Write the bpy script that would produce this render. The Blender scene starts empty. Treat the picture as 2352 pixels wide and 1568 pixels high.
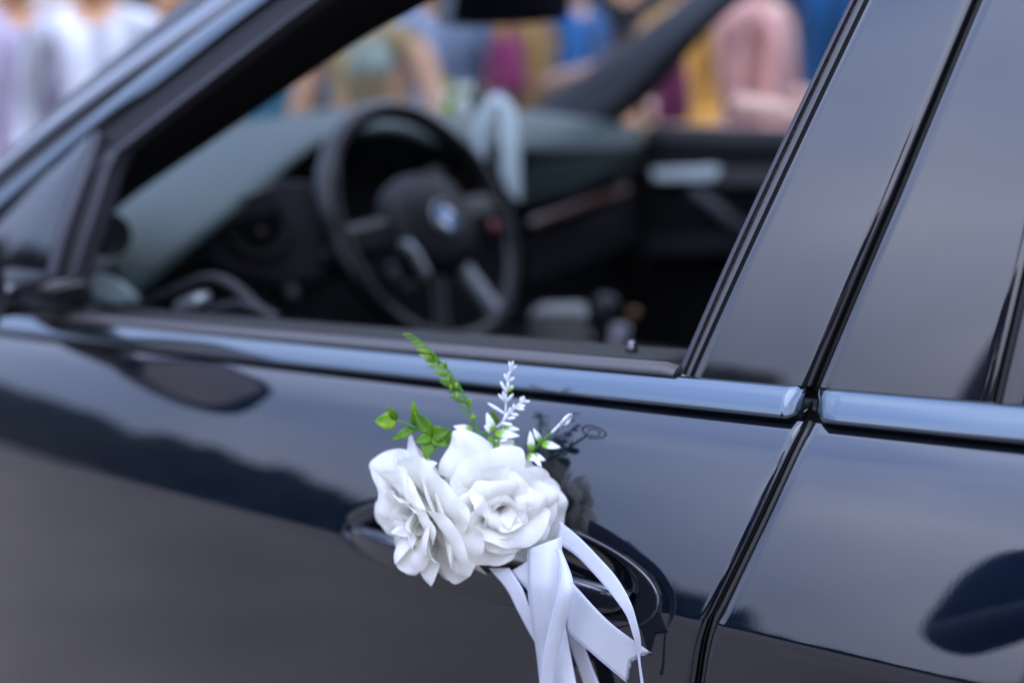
import bpy, bmesh, math, random
import numpy as np
from mathutils import Vector, Matrix, Quaternion

sc = bpy.context.scene
col = sc.collection
R = math.radians

# ------------------------------------------------------------------ camera
CAM_YAW, CAM_PITCH, CAM_ROLL, CAM_F = R(35.5), R(16.4), R(3.2), 35.0
CAM_C = np.array([0.0, -0.54, 1.33])
IW, IH = 2352.0, 1568.0            # pixel grid used below for measuring the photograph
FPX = CAM_F / 36.0 * IW
cF = np.array([-math.sin(CAM_YAW) * math.cos(CAM_PITCH), math.cos(CAM_YAW) * math.cos(CAM_PITCH), -math.sin(CAM_PITCH)])
_r0 = np.array([math.cos(CAM_YAW), math.sin(CAM_YAW), 0.0])
_u0 = np.cross(_r0, cF)
cR = _r0 * math.cos(CAM_ROLL) - _u0 * math.sin(CAM_ROLL)
cU = _u0 * math.cos(CAM_ROLL) + _r0 * math.sin(CAM_ROLL)
cd = bpy.data.cameras.new('camera')
cam = bpy.data.objects.new('camera', cd)
col.objects.link(cam)
cd.sensor_width = 36.0
cd.lens = CAM_F
cd.clip_start = 0.02
cd.clip_end = 2000.0
cam.matrix_world = Matrix(((cR[0], cU[0], -cF[0], CAM_C[0]), (cR[1], cU[1], -cF[1], CAM_C[1]), (cR[2], cU[2], -cF[2], CAM_C[2]), (0, 0, 0, 1)))
cd.dof.use_dof = True
cd.dof.focus_distance = 0.585
cd.dof.aperture_fstop = 2.1
cd.dof.aperture_blades = 0
sc.camera = cam

# ------------------------------------------------------------------ sky, sun, exposure
SUN_EL, SUN_AZ = R(58), R(140)     # azimuth measured from +y towards +x
world = bpy.data.worlds.new('World')
sc.world = world
world.use_nodes = True
wn = world.node_tree
wn.nodes.clear()
def WN(t): return wn.nodes.new(t)
sky = WN('ShaderNodeTexSky')
sky.sky_type = 'NISHITA'
sky.sun_disc = False
sky.sun_elevation = SUN_EL
sky.sun_rotation = SUN_AZ
sky.air_density = 1.0
sky.dust_density = 1.5
tc = WN('ShaderNodeTexCoord')
mp = WN('ShaderNodeMapping')
mp.inputs['Scale'].default_value = (1.0, 1.0, 1.3)
mp.inputs['Location'].default_value = (0.35, 0.2, 0.1)
nz = WN('ShaderNodeTexNoise')
nz.inputs['Scale'].default_value = 1.35
nz.inputs['Detail'].default_value = 3.0
nz.inputs['Roughness'].default_value = 0.48
rp = WN('ShaderNodeValToRGB')      # cloud tone, thin to thick
rp.color_ramp.elements[0].position = 0.36
rp.color_ramp.elements[0].color = (0.36, 0.47, 0.80, 1)
rp.color_ramp.elements[1].position = 0.66
rp.color_ramp.elements[1].color = (0.84, 0.90, 1.17, 1)
sep = WN('ShaderNodeSeparateXYZ')
gr = WN('ShaderNodeMapRange')      # an overcast sky is darker towards the horizon
gr.inputs['From Min'].default_value = 0.0
gr.inputs['From Max'].default_value = 0.8
gr.inputs['To Min'].default_value = 17.0
gr.inputs['To Max'].default_value = 54.0
vm = WN('ShaderNodeVectorMath')
vm.operation = 'SCALE'
mx = WN('ShaderNodeMix')
mx.data_type = 'RGBA'
mx.inputs['Factor'].default_value = 0.8
bg = WN('ShaderNodeBackground')
bg.inputs['Strength'].default_value = 0.1
wo = WN('ShaderNodeOutputWorld')
L = wn.links.new
L(tc.outputs['Generated'], mp.inputs['Vector'])
L(mp.outputs['Vector'], nz.inputs['Vector'])
L(nz.outputs['Fac'], rp.inputs['Fac'])
L(tc.outputs['Generated'], sep.inputs[0])
L(sep.outputs['Z'], gr.inputs['Value'])
L(rp.outputs['Color'], vm.inputs[0])
L(gr.outputs[0], vm.inputs['Scale'])
L(sky.outputs[0], mx.inputs['A'])
L(vm.outputs[0], mx.inputs['B'])
L(mx.outputs['Result'], bg.inputs[0])
L(bg.outputs[0], wo.inputs[0])

sd = bpy.data.lights.new('sun', 'SUN')
sd.energy = 0.6
sd.angle = R(40)
sd.color = (1.0, 0.97, 0.92)
sun = bpy.data.objects.new('sun', sd)
col.objects.link(sun)
sun.rotation_euler = Vector((-math.sin(SUN_AZ) * math.cos(SUN_EL), -math.cos(SUN_AZ) * math.cos(SUN_EL), -math.sin(SUN_EL))).to_track_quat('-Z', 'Y').to_euler()

sc.view_settings.view_transform = 'Standard'
sc.view_settings.look = 'None'
sc.view_settings.gamma = 1.0
sc.view_settings.exposure = 0.0
sc.view_settings.use_curve_mapping = False
sc.cycles.max_bounces = 8
sc.cycles.sample_clamp_indirect = 6.0
sc.cycles.caustics_reflective = False
sc.cycles.caustics_refractive = False

# ------------------------------------------------------------------ pixel -> place
def ray(px, py): return cF + cR * (px - IW / 2) / FPX - cU * (py - IH / 2) / FPX
def bp(px, py, y):                 # the point on the vertical plane y
    d = ray(px, py)
    return CAM_C + d * ((y - CAM_C[1]) / d[1])
def pd(px, py, depth): return CAM_C + ray(px, py) * depth
def proj(p):
    d = np.array(p) - CAM_C
    z = d @ cF
    return IW / 2 + FPX * (d @ cR) / z, IH / 2 - FPX * (d @ cU) / z, z

# the side of the car: a section y(zr), zr measured from the belt line, which climbs 3.45 deg to the rear
BELT_Z, BELT_S = 1.143, math.tan(R(3.454))
def zbelt(x): return BELT_Z + BELT_S * x
TILT_UP = [(0, 12.5), (.05, 15), (.1, 17), (.2, 20), (.35, 26), (.5, 36), (.56, 60)]
TILT_DN = [(-.019, 58), (-.0225, 44), (-.030, 34), (-.042, 28), (-.06, 24.6), (-.085, 22), (-.11, 20.2), (-.129, 19), (-.1345, 7), (-.145, 4), (-.2, 2), (-.35, -2), (-.6, -5), (-.8, -12), (-.95, -25)]
def _integ(tab, y0):
    zs = np.arange(tab[0][0], tab[-1][0] + (1e-9 if tab[-1][0] > tab[0][0] else -1e-9), 0.0005 if tab[-1][0] > tab[0][0] else -0.0005)
    o = np.argsort([a for a, b in tab])
    t = np.interp(zs, np.array([a for a, b in tab])[o], np.array([b for a, b in tab])[o])
    y = y0 + np.concatenate([[0], np.cumsum(np.tan(np.radians(t[:-1])) * np.diff(zs))])
    o = np.argsort(zs)
    return zs[o], y[o]
UPZ, UPY = _integ(TILT_UP, 0.0)
DNZ, DNY = _integ(TILT_DN, -0.006)
def plan(x): return 0.018 * (x + 0.35) ** 2          # the flank bows a little in plan
def ysec(x, zr):
    y = np.interp(zr, UPZ, UPY) if zr > -0.01 else np.interp(zr, DNZ, DNY)
    return float(y) + plan(x)
def bs(px, py, off=0.0):           # pixel -> point on the flank, moved off metres outward
    y = 0.0
    for _ in range(25):
        q = bp(px, py, y - off)
        y = ysec(q[0], q[2] - zbelt(q[0]))
    return bp(px, py, y - off)
def flank(x, zr, off=0.0): return np.array([x, ysec(x, zr) - off, zbelt(x) + zr])

# ------------------------------------------------------------------ materials
MATS = {}
def mat(name, color, rough=0.5, metal=0.0, spec=0.5, coat=0.0, coat_rough=0.03, noise=None, bump=None, sheen=0.0, rnoise=None, emit=None):
    if name in MATS: return MATS[name]
    m = bpy.data.materials.new(name)
    m.use_nodes = True
    nt = m.node_tree
    b = nt.nodes['Principled BSDF']
    b.inputs['Base Color'].default_value = (*color, 1)
    b.inputs['Roughness'].default_value = rough
    b.inputs['Metallic'].default_value = metal
    b.inputs['Specular IOR Level'].default_value = spec
    b.inputs['Coat Weight'].default_value = coat
    b.inputs['Coat Roughness'].default_value = coat_rough
    if sheen:
        b.inputs['Sheen Weight'].default_value = sheen
    if noise or bump or rnoise:
        t = nt.nodes.new('ShaderNodeTexCoord')
    if noise:                       # (scale, other colour)
        n = nt.nodes.new('ShaderNodeTexNoise')
        n.inputs['Scale'].default_value = noise[0]
        n.inputs['Detail'].default_value = 5
        r_ = nt.nodes.new('ShaderNodeValToRGB')
        r_.color_ramp.elements[0].position = 0.35
        r_.color_ramp.elements[1].position = 0.65
        r_.color_ramp.elements[0].color = (*color, 1)
        r_.color_ramp.elements[1].color = (*noise[1], 1)
        nt.links.new(t.outputs['Object'], n.inputs['Vector'])
        nt.links.new(n.outputs['Fac'], r_.inputs['Fac'])
        nt.links.new(r_.outputs['Color'], b.inputs['Base Color'])
    if rnoise:                      # (scale, rough min, rough max)
        n = nt.nodes.new('ShaderNodeTexNoise')
        n.inputs['Scale'].default_value = rnoise[0]
        n.inputs['Detail'].default_value = 6
        q = nt.nodes.new('ShaderNodeMapRange')
        q.inputs['From Min'].default_value = 0.4
        q.inputs['From Max'].default_value = 0.7
        q.inputs['To Min'].default_value = rnoise[1]
        q.inputs['To Max'].default_value = rnoise[2]
        nt.links.new(t.outputs['Object'], n.inputs['Vector'])
        nt.links.new(n.outputs['Fac'], q.inputs['Value'])
        nt.links.new(q.outputs[0], b.inputs['Roughness'])
    if bump:                        # (scale, strength, distance)
        n = nt.nodes.new('ShaderNodeTexNoise')
        n.inputs['Scale'].default_value = bump[0]
        n.inputs['Detail'].default_value = 3
        u = nt.nodes.new('ShaderNodeBump')
        u.inputs['Strength'].default_value = bump[1]
        u.inputs['Distance'].default_value = bump[2]
        nt.links.new(t.outputs['Object'], n.inputs['Vector'])
        nt.links.new(n.outputs['Fac'], u.inputs['Height'])
        nt.links.new(u.outputs[0], b.inputs['Normal'])
    if emit:
        b.inputs['Emission Color'].default_value = (*emit[0], 1)
        b.inputs['Emission Strength'].default_value = emit[1]
    MATS[name] = m
    return m

def cloth_mat(name, color, trans=0.3, weave=1500.0, rough=0.85, sheen=0.2, spec=0.2, bump=0.25):
    m = mat(name, color, rough=rough, spec=spec, sheen=sheen)
    nt = m.node_tree
    b = nt.nodes['Principled BSDF']
    uv = nt.nodes.new('ShaderNodeUVMap')
    w1 = nt.nodes.new('ShaderNodeTexWave')
    w1.bands_direction = 'X'
    w1.inputs['Scale'].default_value = weave
    w2 = nt.nodes.new('ShaderNodeTexWave')
    w2.bands_direction = 'Y'
    w2.inputs['Scale'].default_value = weave
    ad = nt.nodes.new('ShaderNodeMath')
    ad.operation = 'ADD'
    nz_ = nt.nodes.new('ShaderNodeTexNoise')
    nz_.inputs['Scale'].default_value = 90
    ad2 = nt.nodes.new('ShaderNodeMath')
    ad2.operation = 'MULTIPLY_ADD'
    ad2.inputs[1].default_value = 2.0
    u = nt.nodes.new('ShaderNodeBump')
    u.inputs['Strength'].default_value = bump
    u.inputs['Distance'].default_value = 0.0003
    if name == 'petal':              # soft creases running from the claw to the rim
        mpn = nt.nodes.new('ShaderNodeMapping'); mpn.inputs['Scale'].default_value = (260, 45, 1)
        cn = nt.nodes.new('ShaderNodeTexNoise'); cn.inputs['Scale'].default_value = 1.0; cn.inputs['Detail'].default_value = 3
        u2 = nt.nodes.new('ShaderNodeBump'); u2.inputs['Strength'].default_value = 0.3; u2.inputs['Distance'].default_value = 0.0022
        nt.links.new(uv.outputs[0], mpn.inputs[0]); nt.links.new(mpn.outputs[0], cn.inputs['Vector'])
        nt.links.new(cn.outputs['Fac'], u2.inputs['Height']); nt.links.new(u2.outputs[0], u.inputs['Normal'])
    tr = nt.nodes.new('ShaderNodeBsdfTranslucent')
    tr.inputs['Color'].default_value = (*color, 1) if name != 'petal' else (0.92, 0.89, 0.78, 1)
    ms = nt.nodes.new('ShaderNodeMixShader')
    ms.inputs[0].default_value = trans
    out = nt.nodes['Material Output']
    k = nt.links.new
    k(uv.outputs[0], w1.inputs['Vector']); k(uv.outputs[0], w2.inputs['Vector']); k(uv.outputs[0], nz_.inputs['Vector'])
    k(w1.outputs['Fac'], ad.inputs[0]); k(w2.outputs['Fac'], ad.inputs[1])
    k(nz_.outputs['Fac'], ad2.inputs[0]); k(ad.outputs[0], ad2.inputs[2])
    k(ad2.outputs[0], u.inputs['Height']); k(u.outputs[0], b.inputs['Normal'])
    k(b.outputs[0], ms.inputs[1]); k(tr.outputs[0], ms.inputs[2]); k(ms.outputs[0], out.inputs[0])
    return m

def glass_mat(name, tint, refl=0.9):
    m = bpy.data.materials.new(name)
    m.use_nodes = True
    nt = m.node_tree
    nt.nodes.clear()
    o = nt.nodes.new('ShaderNodeOutputMaterial')
    t = nt.nodes.new('ShaderNodeBsdfTransparent')
    t.inputs[0].default_value = (*tint, 1)
    g = nt.nodes.new('ShaderNodeBsdfGlossy')
    g.inputs['Roughness'].default_value = 0.0
    lw = nt.nodes.new('ShaderNodeLayerWeight')      # facing is the same from both sides of a thin pane
    lw.inputs['Blend'].default_value = 0.5
    pw = nt.nodes.new('ShaderNodeMath'); pw.operation = 'POWER'; pw.inputs[1].default_value = 5.0
    f = nt.nodes.new('ShaderNodeMath'); f.operation = 'MULTIPLY_ADD'; f.inputs[1].default_value = 0.85; f.inputs[2].default_value = 0.06
    nt.links.new(lw.outputs['Facing'], pw.inputs[0]); nt.links.new(pw.outputs[0], f.inputs[0])
    x = nt.nodes.new('ShaderNodeMixShader')
    nt.links.new(f.outputs[0], x.inputs[0]); nt.links.new(t.outputs[0], x.inputs[1]); nt.links.new(g.outputs[0], x.inputs[2])
    nt.links.new(x.outputs[0], o.inputs[0])
    MATS[name] = m
    return m

mat('paint', (0.0044, 0.0090, 0.0185), rough=0.45, metal=1.0, coat=1.0, coat_rough=0.012, rnoise=(9, 0.42, 0.50))
_n = MATS['paint'].node_tree; _t = _n.nodes.new('ShaderNodeTexCoord'); _o = _n.nodes.new('ShaderNodeTexNoise'); _o.inputs['Scale'].default_value = 420
_u = _n.nodes.new('ShaderNodeBump'); _u.inputs['Strength'].default_value = 0.008; _u.inputs['Distance'].default_value = 0.0006
_n.links.new(_t.outputs['Object'], _o.inputs['Vector']); _n.links.new(_o.outputs['Fac'], _u.inputs['Height']); _n.links.new(_u.outputs[0], _n.nodes['Principled BSDF'].inputs['Coat Normal'])
MATS['paint'].node_tree.nodes['Principled BSDF'].inputs['Coat IOR'].default_value = 1.85
mat('gloss_black', (0.008, 0.008, 0.010), rough=0.03, spec=1.0, rnoise=(14, 0.01, 0.07))
MATS['gloss_black'].node_tree.nodes['Principled BSDF'].inputs['IOR'].default_value = 1.56
mat('trim_strip', (0.11, 0.138, 0.165), rough=0.12, metal=0.9, coat=0.4)
mat('rubber', (0.012, 0.0115, 0.012), rough=0.5, spec=0.35, bump=(400, 0.15, 0.001))
mat('rubber_grey', (0.075, 0.070, 0.070), rough=0.45, spec=0.5, bump=(500, 0.15, 0.0008))
mat('felt', (0.010, 0.010, 0.010), rough=0.95, spec=0.2, noise=(900, (0.055, 0.05, 0.048)), bump=(1500, 0.8, 0.001))
mat('seal_lilac', (0.055, 0.052, 0.062), rough=0.4, spec=0.4)
mat('dark_trim', (0.005, 0.005, 0.006), rough=0.55, spec=0.28)
mat('black_matte', (0.006, 0.006, 0.007), rough=0.8, spec=0.2)
mat('dash_pad', (0.026, 0.042, 0.039), rough=0.55, spec=0.32, bump=(350, 0.1, 0.001))
mat('dash_low', (0.018, 0.017, 0.020), rough=0.5, spec=0.4)
mat('leather', (0.005, 0.005, 0.006), rough=0.32, spec=0.35, bump=(600, 0.1, 0.001))
mat('silver', (0.27, 0.29, 0.30), rough=0.4, metal=0.7)
mat('screen', (0.004, 0.005, 0.005), rough=0.1)
mat('wood', (0.09, 0.03, 0.016), rough=0.25, coat=0.6, noise=(20, (0.05, 0.016, 0.009)))
mat('red_lamp', (0.10, 0.006, 0.006), rough=0.4, emit=((1, 0.03, 0.02), 0.02))
mat('amber', (0.16, 0.055, 0.008), rough=0.4)
mat('emblem_blue', (0.02, 0.16, 0.50), rough=0.15, coat=0.8)
mat('emblem_white', (0.78, 0.8, 0.82), rough=0.2, coat=0.8)
mat('box_grey', (0.17, 0.17, 0.16), rough=0.6)
mat('tyre', (0.018, 0.018, 0.018), rough=0.8)
mat('rim_metal', (0.4, 0.41, 0.43), rough=0.3, metal=0.9)
mat('seat_leather', (0.016, 0.016, 0.018), rough=0.5, bump=(300, 0.15, 0.002))
glass_mat('clear_glass', (0.86, 0.9, 0.89))
mat('tinted_glass', (0.006, 0.008, 0.009), rough=0.01, spec=0.6)
cloth_mat('petal', (0.90, 0.89, 0.84), trans=0.38, weave=900)
cloth_mat('satin', (0.76, 0.77, 0.82), trans=0.14, weave=700, rough=0.36, sheen=0.1, spec=0.6, bump=0.5)
mat('satin_hem', (0.62, 0.66, 0.80), rough=0.6)
mat('leaf_green', (0.040, 0.120, 0.004), rough=0.4, spec=0.3, noise=(90, (0.10, 0.23, 0.006)))
mat('leaf_lime', (0.22, 0.35, 0.004), rough=0.42, spec=0.3, noise=(110, (0.09, 0.22, 0.006)))
mat('stem_green', (0.06, 0.21, 0.015), rough=0.45)
mat('white_plastic', (0.80, 0.81, 0.82), rough=0.45, noise=(90, (0.70, 0.72, 0.74)))

def tip_mat():                      # green base running out to a white tip along the leaf
    m = mat('leaf_white_tip', (0.8, 0.8, 0.8), rough=0.45)
    nt = m.node_tree
    uv = nt.nodes.new('ShaderNodeUVMap')
    s = nt.nodes.new('ShaderNodeSeparateXYZ')
    r_ = nt.nodes.new('ShaderNodeValToRGB')
    r_.color_ramp.elements[0].position = 0.30
    r_.color_ramp.elements[0].color = (0.22, 0.42, 0.03, 1)
    r_.color_ramp.elements[1].position = 0.55
    r_.color_ramp.elements[1].color = (0.80, 0.82, 0.80, 1)
    nt.links.new(uv.outputs[0], s.inputs[0]); nt.links.new(s.outputs['Y'], r_.inputs[0])
    nt.links.new(r_.outputs[0], nt.nodes['Principled BSDF'].inputs['Base Color'])
tip_mat()

# ------------------------------------------------------------------ objects
WPOS = {}
def tag(o, label=None, cat=None, group=None, kind=None):
    if label: o['label'] = label
    if cat: o['category'] = cat
    if group: o['group'] = group
    if kind: o['kind'] = kind
    return o
def empty(name, loc=(0, 0, 0), parent=None):
    o = bpy.data.objects.new(name, None)
    col.objects.link(o)
    o.location = loc
    WPOS[o] = Vector(loc)
    if parent is not None: attach(o, parent)
    return o
def attach(o, parent):
    o.parent = parent
    o.matrix_parent_inverse = Matrix.Translation(-WPOS.get(parent, Vector((0, 0, 0))))
def mk(name, verts, faces, m, parent=None, smooth=True, uvs=None, subsurf=0, bevel=0, solid=0):
    me = bpy.data.meshes.new(name)
    me.from_pydata([tuple(map(float, v)) for v in verts], [], faces)
    if uvs is not None:
        ul = me.uv_layers.new(name='UVMap')
        for lp in me.loops: ul.data[lp.index].uv = uvs[lp.vertex_index]
    if isinstance(m, str): m = MATS[m]
    me.materials.append(m)
    if smooth: me.polygons.foreach_set('use_smooth', [True] * len(me.polygons))
    me.update()
    o = bpy.data.objects.new(name, me)
    col.objects.link(o)
    if parent is not None: attach(o, parent)
    if bevel:
        b = o.modifiers.new('bevel', 'BEVEL'); b.width = bevel; b.segments = 3; b.limit_method = 'ANGLE'; b.angle_limit = R(30)
    if solid:
        s = o.modifiers.new('solid', 'SOLIDIFY'); s.thickness = solid; s.offset = 0
    if subsurf:
        s = o.modifiers.new('sub', 'SUBSURF'); s.levels = subsurf; s.render_levels = subsurf
    return o
def grid(name, rows, m, parent=None, uv=None, **k):
    n, w = len(rows), len(rows[0])
    v = [p for r_ in rows for p in r_]
    f = [(i * w + j, i * w + j + 1, (i + 1) * w + j + 1, (i + 1) * w + j) for i in range(n - 1) for j in range(w - 1)]
    if uv is None: uv = [(j / (w - 1), i / (n - 1)) for i in range(n) for j in range(w)]
    return mk(name, v, f, m, parent, uvs=uv, **k)
def catmull(pts, n):
    pts = [np.array(p, float) for p in pts]
    if len(pts) == 2: return [pts[0] + (pts[1] - pts[0]) * i / (n - 1) for i in range(n)]
    ext = [2 * pts[0] - pts[1]] + pts + [2 * pts[-1] - pts[-2]]
    seg = len(pts) - 1
    out = []
    for i in range(n):
        t = i / (n - 1) * seg
        k = min(int(t), seg - 1); t -= k
        a, b, c, d = ext[k:k + 4]
        out.append(0.5 * (2 * b + (c - a) * t + (2 * a - 5 * b + 4 * c - d) * t * t + (3 * b - a - 3 * c + d) * t ** 3))
    return out
def nrm(v):
    v = np.array(v, float); n = np.linalg.norm(v)
    return v / n if n > 1e-9 else v
def tube_vf(pts, rad, seg=8, cap=True, base=0):
    pts = [np.array(p, float) for p in pts]
    n = len(pts)
    if not hasattr(rad, '__len__'): rad = [rad] * n
    V, F = [], []
    up = np.array([0.13, 0.21, 0.97])
    for i, p in enumerate(pts):
        t = nrm(pts[min(i + 1, n - 1)] - pts[max(i - 1, 0)])
        if i == 0:
            a = nrm(np.cross(t, up)) if abs(t @ up) < 0.95 else nrm(np.cross(t, [1, 0, 0]))
        else:
            a = nrm(a - t * (a @ t))
        b = np.cross(t, a)
        for k in range(seg):
            an = 2 * math.pi * k / seg
            V.append(p + (a * math.cos(an) + b * math.sin(an)) * rad[i])
    for i in range(n - 1):
        for k in range(seg):
            F.append((base + i * seg + k, base + i * seg + (k + 1) % seg, base + (i + 1) * seg + (k + 1) % seg, base + (i + 1) * seg + k))
    if cap:
        F.append(tuple(base + k for k in reversed(range(seg))))
        F.append(tuple(base + (n - 1) * seg + k for k in range(seg)))
    return V, F
def tube(name, pts, rad, m, parent=None, seg=8, **k):
    V, F = tube_vf(pts, rad, seg)
    return mk(name, V, F, m, parent, **k)
def box(name, c, s, m, parent=None, bevel=0.005, rot=None):
    V = [np.array([a * s[0] / 2, b * s[1] / 2, d * s[2] / 2]) for a in (-1, 1) for b in (-1, 1) for d in (-1, 1)]
    if rot is not None: V = [np.array(rot @ Vector(v)) for v in V]
    V = [v + np.array(c) for v in V]
    F = [(0, 1, 3, 2), (4, 6, 7, 5), (0, 4, 5, 1), (2, 3, 7, 6), (0, 2, 6, 4), (1, 5, 7, 3)]
    return mk(name, V, F, m, parent, smooth=False, bevel=bevel)
def slab(name, outer, inner, m, parent=None, depth=(0, 0.01, 0), n=2, bulge=0.0, **k):
    """a strip between two 3-D polylines (same count), thickened by the vector depth"""
    depth = np.array(depth, float)
    rows = []
    for a, b in zip(outer, inner):
        a, b = np.array(a), np.array(b)
        r_ = [a + depth] + [a + (b - a) * j / n - depth / (np.linalg.norm(depth) + 1e-9) * bulge * math.sin(math.pi * j / n) for j in range(n + 1)] + [b + depth]
        rows.append(r_)
    w = len(rows[0])
    V = [p for r_ in rows for p in r_]
    F = []
    for i in range(len(rows) - 1):
        for j in range(w):
            F.append((i * w + j, i * w + (j + 1) % w, (i + 1) * w + (j + 1) % w, (i + 1) * w + j))
    F.append(tuple(reversed(range(w)))); F.append(tuple((len(rows) - 1) * w + j for j in range(w)))
    o = mk(name, V, F, m, parent, **k)
    return o
def lathe(name, prof, m, parent=None, seg=32, at=(0, 0, 0), axis=(0, 0, 1), **k):
    q = Vector((0, 0, 1)).rotation_difference(Vector(axis))
    V, F = [], []
    for r_, h in prof:
        for s in range(seg):
            a = 2 * math.pi * s / seg
            V.append(np.array(q @ Vector((r_ * math.cos(a), r_ * math.sin(a), h))) + np.array(at))
    for i in range(len(prof) - 1):
        for s in range(seg):
            F.append((i * seg + s, i * seg + (s + 1) % seg, (i + 1) * seg + (s + 1) % seg, (i + 1) * seg + s))
    return mk(name, V, F, m, parent, **k)
def autosmooth(o, ang=35):
    bm = bmesh.new(); bm.from_mesh(o.data)
    for e in bm.edges:
        if len(e.link_faces) == 2 and e.calc_face_angle(0) > R(ang): e.smooth = False
    bm.normal_update(); bm.to_mesh(o.data); bm.free()
    return o
def fixn(o):
    bm = bmesh.new(); bm.from_mesh(o.data)
    bmesh.ops.recalc_face_normals(bm, faces=bm.faces); bm.to_mesh(o.data); bm.free()
    return o

# ------------------------------------------------------------------ ground
mat('concrete', (0.165, 0.135, 0.112), rough=0.9, spec=0.2, noise=(1.3, (0.22, 0.182, 0.152)), bump=(60, 0.4, 0.01))
mat('paving', (0.30, 0.27, 0.24), rough=0.85, spec=0.2, noise=(3, (0.38, 0.35, 0.31)), bump=(40, 0.3, 0.01))
g = 600.0
tag(mk('ground', [(-g, -g, 0), (g, -g, 0), (g, g, 0), (-g, g, 0)], [(0, 1, 2, 3)], 'concrete', smooth=False), 'grey concrete yard the car is parked on', 'ground', kind='structure')
tag(box('pavement', (0, 9.0, 0.05), (60, 7.0, 0.14), 'paving', bevel=0.02), 'pale paved strip with a kerb behind the crowd', 'pavement', kind='structure')

# ------------------------------------------------------------------ trees across the yard (mirrored in the paint)
mat('bark', (0.07, 0.05, 0.035), rough=0.9, bump=(20, 0.6, 0.02))
mat('foliage', (0.012, 0.030, 0.012), rough=0.7, spec=0.2, noise=(0.6, (0.03, 0.055, 0.02)))
def crown_mesh(seed, n=1500, rx=0.52, rz=0.5, leaf=0.05):
    rnd = random.Random(seed)
    lobes = [(rnd.uniform(-.26, .26), rnd.uniform(-.26, .26), rnd.uniform(.28, .8), rnd.uniform(.16, .27)) for _ in range(13)]
    lobes += [(rnd.uniform(-.3, .3), rnd.uniform(-.3, .3), rnd.uniform(.1, .25), .2) for _ in range(5)]
    V, F = [], []
    for i in range(n):
        lx, ly, lz, lr = rnd.choice(lobes)
        d = Vector((rnd.gauss(0, 1), rnd.gauss(0, 1), rnd.gauss(0, 1))).normalized() * lr * rnd.uniform(.55, 1.05)
        c = Vector((lx, ly, lz)) + d
        if c.z < 0.03: continue
        a = Vector((rnd.gauss(0, 1), rnd.gauss(0, 1), rnd.gauss(0, 1))).normalized()
        b = a.orthogonal().normalized()
        e = a.cross(b)
        s = leaf * rnd.uniform(.6, 1.3)
        k = len(V)
        V += [c + b * s, c + e * s * .7, c - b * s, c - e * s * .7]
        F.append((k, k + 1, k + 2, k + 3))
    for lx, ly, lz, lr in lobes:      # dense inner clumps behind the leaves
        k = len(V); q = lr * .72
        for a in range(7):
            for c_ in range(10):
                th, ph_ = math.pi * a / 6, 2 * math.pi * c_ / 10
                w = q * rnd.uniform(.8, 1.12)
                V.append(Vector((lx + w * math.sin(th) * math.cos(ph_), ly + w * math.sin(th) * math.sin(ph_), max(.02, lz + w * math.cos(th)))))
        for a in range(6):
            for c_ in range(10): F.append((k + a * 10 + c_, k + a * 10 + (c_ + 1) % 10, k + (a + 1) * 10 + (c_ + 1) % 10, k + (a + 1) * 10 + c_))
    me = bpy.data.meshes.new('crown')
    me.from_pydata(V, [], F)
    me.materials.append(MATS['foliage'])
    return me
crowns = [crown_mesh(s) for s in (1, 2, 3)]
def trunk_mesh(seed):
    rnd = random.Random(seed)
    V, F = tube_vf([(0, 0, -0.02), (0.005, 0, .12), (-.005, .004, .3), (0, 0, .62)], [.032, .024, .019, .008], 8)
    for k in range(5):
        a = k * 1.3 + rnd.random()
        z = .2 + .08 * k
        v, f = tube_vf([(0, 0, z), (math.cos(a) * .12, math.sin(a) * .12, z + .1), (math.cos(a) * .24, math.sin(a) * .24, z + .17)], [.011, .008, .003], 6, base=len(V))
        V += v; F += f
    me = bpy.data.meshes.new('trunk')
    me.from_pydata([tuple(map(float, v)) for v in V], [], F)
    me.materials.append(MATS['bark'])
    return me
trunks = [trunk_mesh(s) for s in (1, 2, 3)]
rnd = random.Random(7)
for i in range(40):
    az = R(-84 + i * 3.35)                       # from straight ahead of the car round behind the camera to its rear
    dist = rnd.uniform(78, 90)
    el = 6.9 if az < R(-45) else (5.6 if az < R(-22) else 4.4)
    h = 1.0 + dist * math.tan(R(el + rnd.uniform(-.9, .9)))
    t = empty('tree', (dist * math.sin(az), -dist * math.cos(az), 0))
    t.scale = (h * rnd.uniform(1.1, 1.35), h * 1.2, h)
    t.rotation_euler = (0, 0, rnd.uniform(0, 6))
    tag(t, 'bushy dark green tree in the row across the yard, seen mirrored in the car door', 'tree', 'trees mirrored in the car paint')
    for nm, ms in (('crown', crowns), ('trunk', trunks)):
        o = bpy.data.objects.new(nm, ms[i % 3]); col.objects.link(o); o.parent = t

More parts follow.
